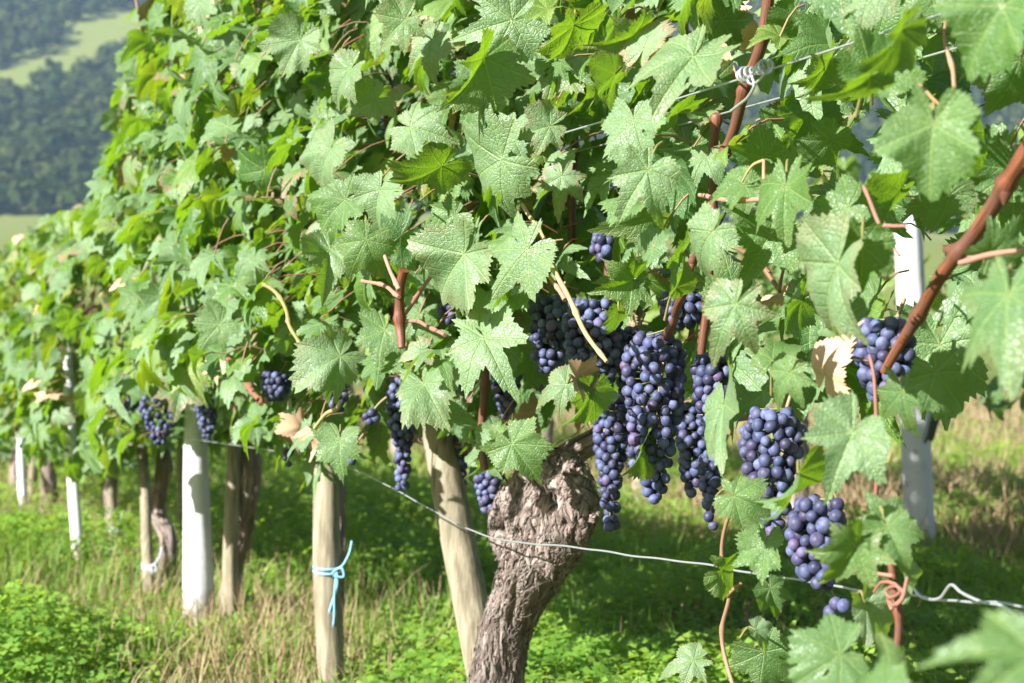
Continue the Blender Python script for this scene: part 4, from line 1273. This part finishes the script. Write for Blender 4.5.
# ------------------------------------------------------------------ wires
def wire_run(pts, p, r, n=160):
    Cc = spline([at(a, b, p) for a, b in pts], n)
    L = np.linspace(0, 40, n)
    Cc[:, 2] += (0.0007 * np.sin(L * 1.7) + 0.0004 * np.sin(L * 4.1)) * (n > 100)
    mb = MB(); tube(mb, Cc, r, 8, True)
    return mb
LOWW = [(-80, 400), (60, 420), (180, 437), (300, 455), (350, 468), (420, 503), (482, 535), (560, 546), (640, 556), (730, 569), (800, 581), (880, 592), (940, 599), (1016, 606), (1120, 622), (1300, 660)]
root = thing('trellis_wire', at(730, 569, -.085), 'bottom galvanised wire crossing in front of the gnarled trunk', 'wire', 'trellis wires')
wire_run(LOWW, -.085, .0011, 400).build('strand', M_WIRE, root)
mb = wire_run([(907, 577), (918, 594), (928, 599), (940, 598), (951, 585), (962, 593), (982, 602), (1000, 605), (1011, 612), (1018, 618)], -.1, .0013, 80)
mb.build('loose_end', M_WIRE, root)
def high_wire(label, pz, z0):
    b = row(-0.6, pz, z0)
    root = thing('trellis_wire', b, label, 'wire', 'trellis wires')
    ss = np.linspace(-2.2, 12.5, 120)
    mb = MB(); tube(mb, row(ss, pz, z0 + .006 * np.sin(ss * 2.1)), .0010, 8, True)
    mb.build('strand', M_WIRE, root)
    return root
zA = at(790, 57, -.12)[2]
hw = high_wire('upper front wire joined by a twisted knot near the dark cane', -.12, zA)
high_wire('upper rear wire running just below and behind the knotted one', .0, at(800, 86, .0)[2])
mb = MB()
c0, c1 = at(741, 76, -.125), at(768, 66, -.125)
t_ = np.linspace(0, 1, 140); ang_ = t_ * 2 * math.pi * 7
e1, e2 = UPV, np.array([-N[0], -N[1], 0.0])
tube(mb, c0 + (c1 - c0) * t_[:, None] + (np.cos(ang_)[:, None] * e1 + np.sin(ang_)[:, None] * e2) * (.0042 + .0016 * np.sin(t_ * 9))[:, None], .0014, 7, True)
tube(mb, spline([at(*q, -.13) for q in ((758, 66), (748, 80), (754, 84), (764, 74), (756, 68))], 40), .0013, 7, True)
mb.build('knot', M_WIRE, hw)
mb = MB(); tube(mb, spline([at(*q, -.13) for q in ((752, 76), (754, 86), (748, 97), (740, 104), (731, 111))], 40), .0014, 7, True)
mb.build('loose_end', M_WIRE, hw)

# ------------------------------------------------------------------ the second row, behind
R2 = np.random.default_rng(404)
for i, s in enumerate((-2.5, -1.4, -0.4, 0.6, 1.5, 3.0, 4.13, 5.2, 6.3, 7.4, 8.5, 9.6, 10.7)):
    s = float(s); b = row(s, 2.2, 0.0)
    root = thing('grape_vine', b, 'blurred leafy vine of the second row, seen through gaps in the front row', 'grape vine', 'grape vines of the second row')
    q = [[b[0] + R2.normal(0, .02), b[1] + R2.normal(0, .02), z, w] for z, w in ((-.02, .045), (.12, .04), (.28, .045), (.42, .05), (.52, .03))]
    mb, _, _ = trunk('trunk', root, q, s + 9, 24, 40, 5, .34, 20); mb.build('trunk', M_BARK, root)
    k = 330
    ss = s + R2.uniform(-.6, .6, k); pp = 2.2 + R2.uniform(-.3, .3, k); zz = R2.uniform(.48, 1.22, k)
    P = row(ss, pp, zz)
    px, py, _ = proj(P)
    kp = ~((np.abs(px - 912) < 20) & (py > 180) & (pp < 2.25))
    P = P[kp]; k = len(P)
    nor, mid = leaf_frame(k, R2)
    tn = tints(k, s, R2); tn[:, 1] = np.where(R2.random(k) < .3, R2.uniform(.4, 1, k), 0)
    mb = MB(); y2 = R2.random(k) < .35
    for flag, mi in ((~y2, 0), (y2, 1)):
        place_leaves(mb, MQ, P[flag], nor[flag], mid[flag], R2.uniform(.045, .075, k)[flag], tn[flag], R2, mi)
    o = mb.build('foliage', [M_LEAF, M_LEAF2], root); o['kind'] = 'stuff'

# ------------------------------------------------------------------ haze over the valley
HAZE = 0.00026
t = NT('valley_haze')
t.t.nodes.remove(t.bsdf)
vol = t.n('VolumePrincipled')
vol.inputs['Color'].default_value = (0.45, 0.66, 1.0, 1)
vol.inputs['Density'].default_value = HAZE
vol.inputs['Anisotropy'].default_value = 0.0
t.t.links.new(vol.outputs[0], t.out.inputs['Volume'])
mb = MB()
zt = float(GZ.max()) + 30
X = 680
vs = [(x, y, z) for z in (float(GZ.min()) - 1.2, zt) for x, y in ((-X, -60), (X, -60), (X, 800), (-X, 800))]
mb.add(np.array(vs), [[0, 3, 2, 1], [4, 5, 6, 7], [0, 1, 5, 4], [1, 2, 6, 5], [2, 3, 7, 6], [3, 0, 4, 7]])
tag(mb.build('haze', t.m, smooth=False), 'thin blue haze over the valley', 'haze', kind='stuff')
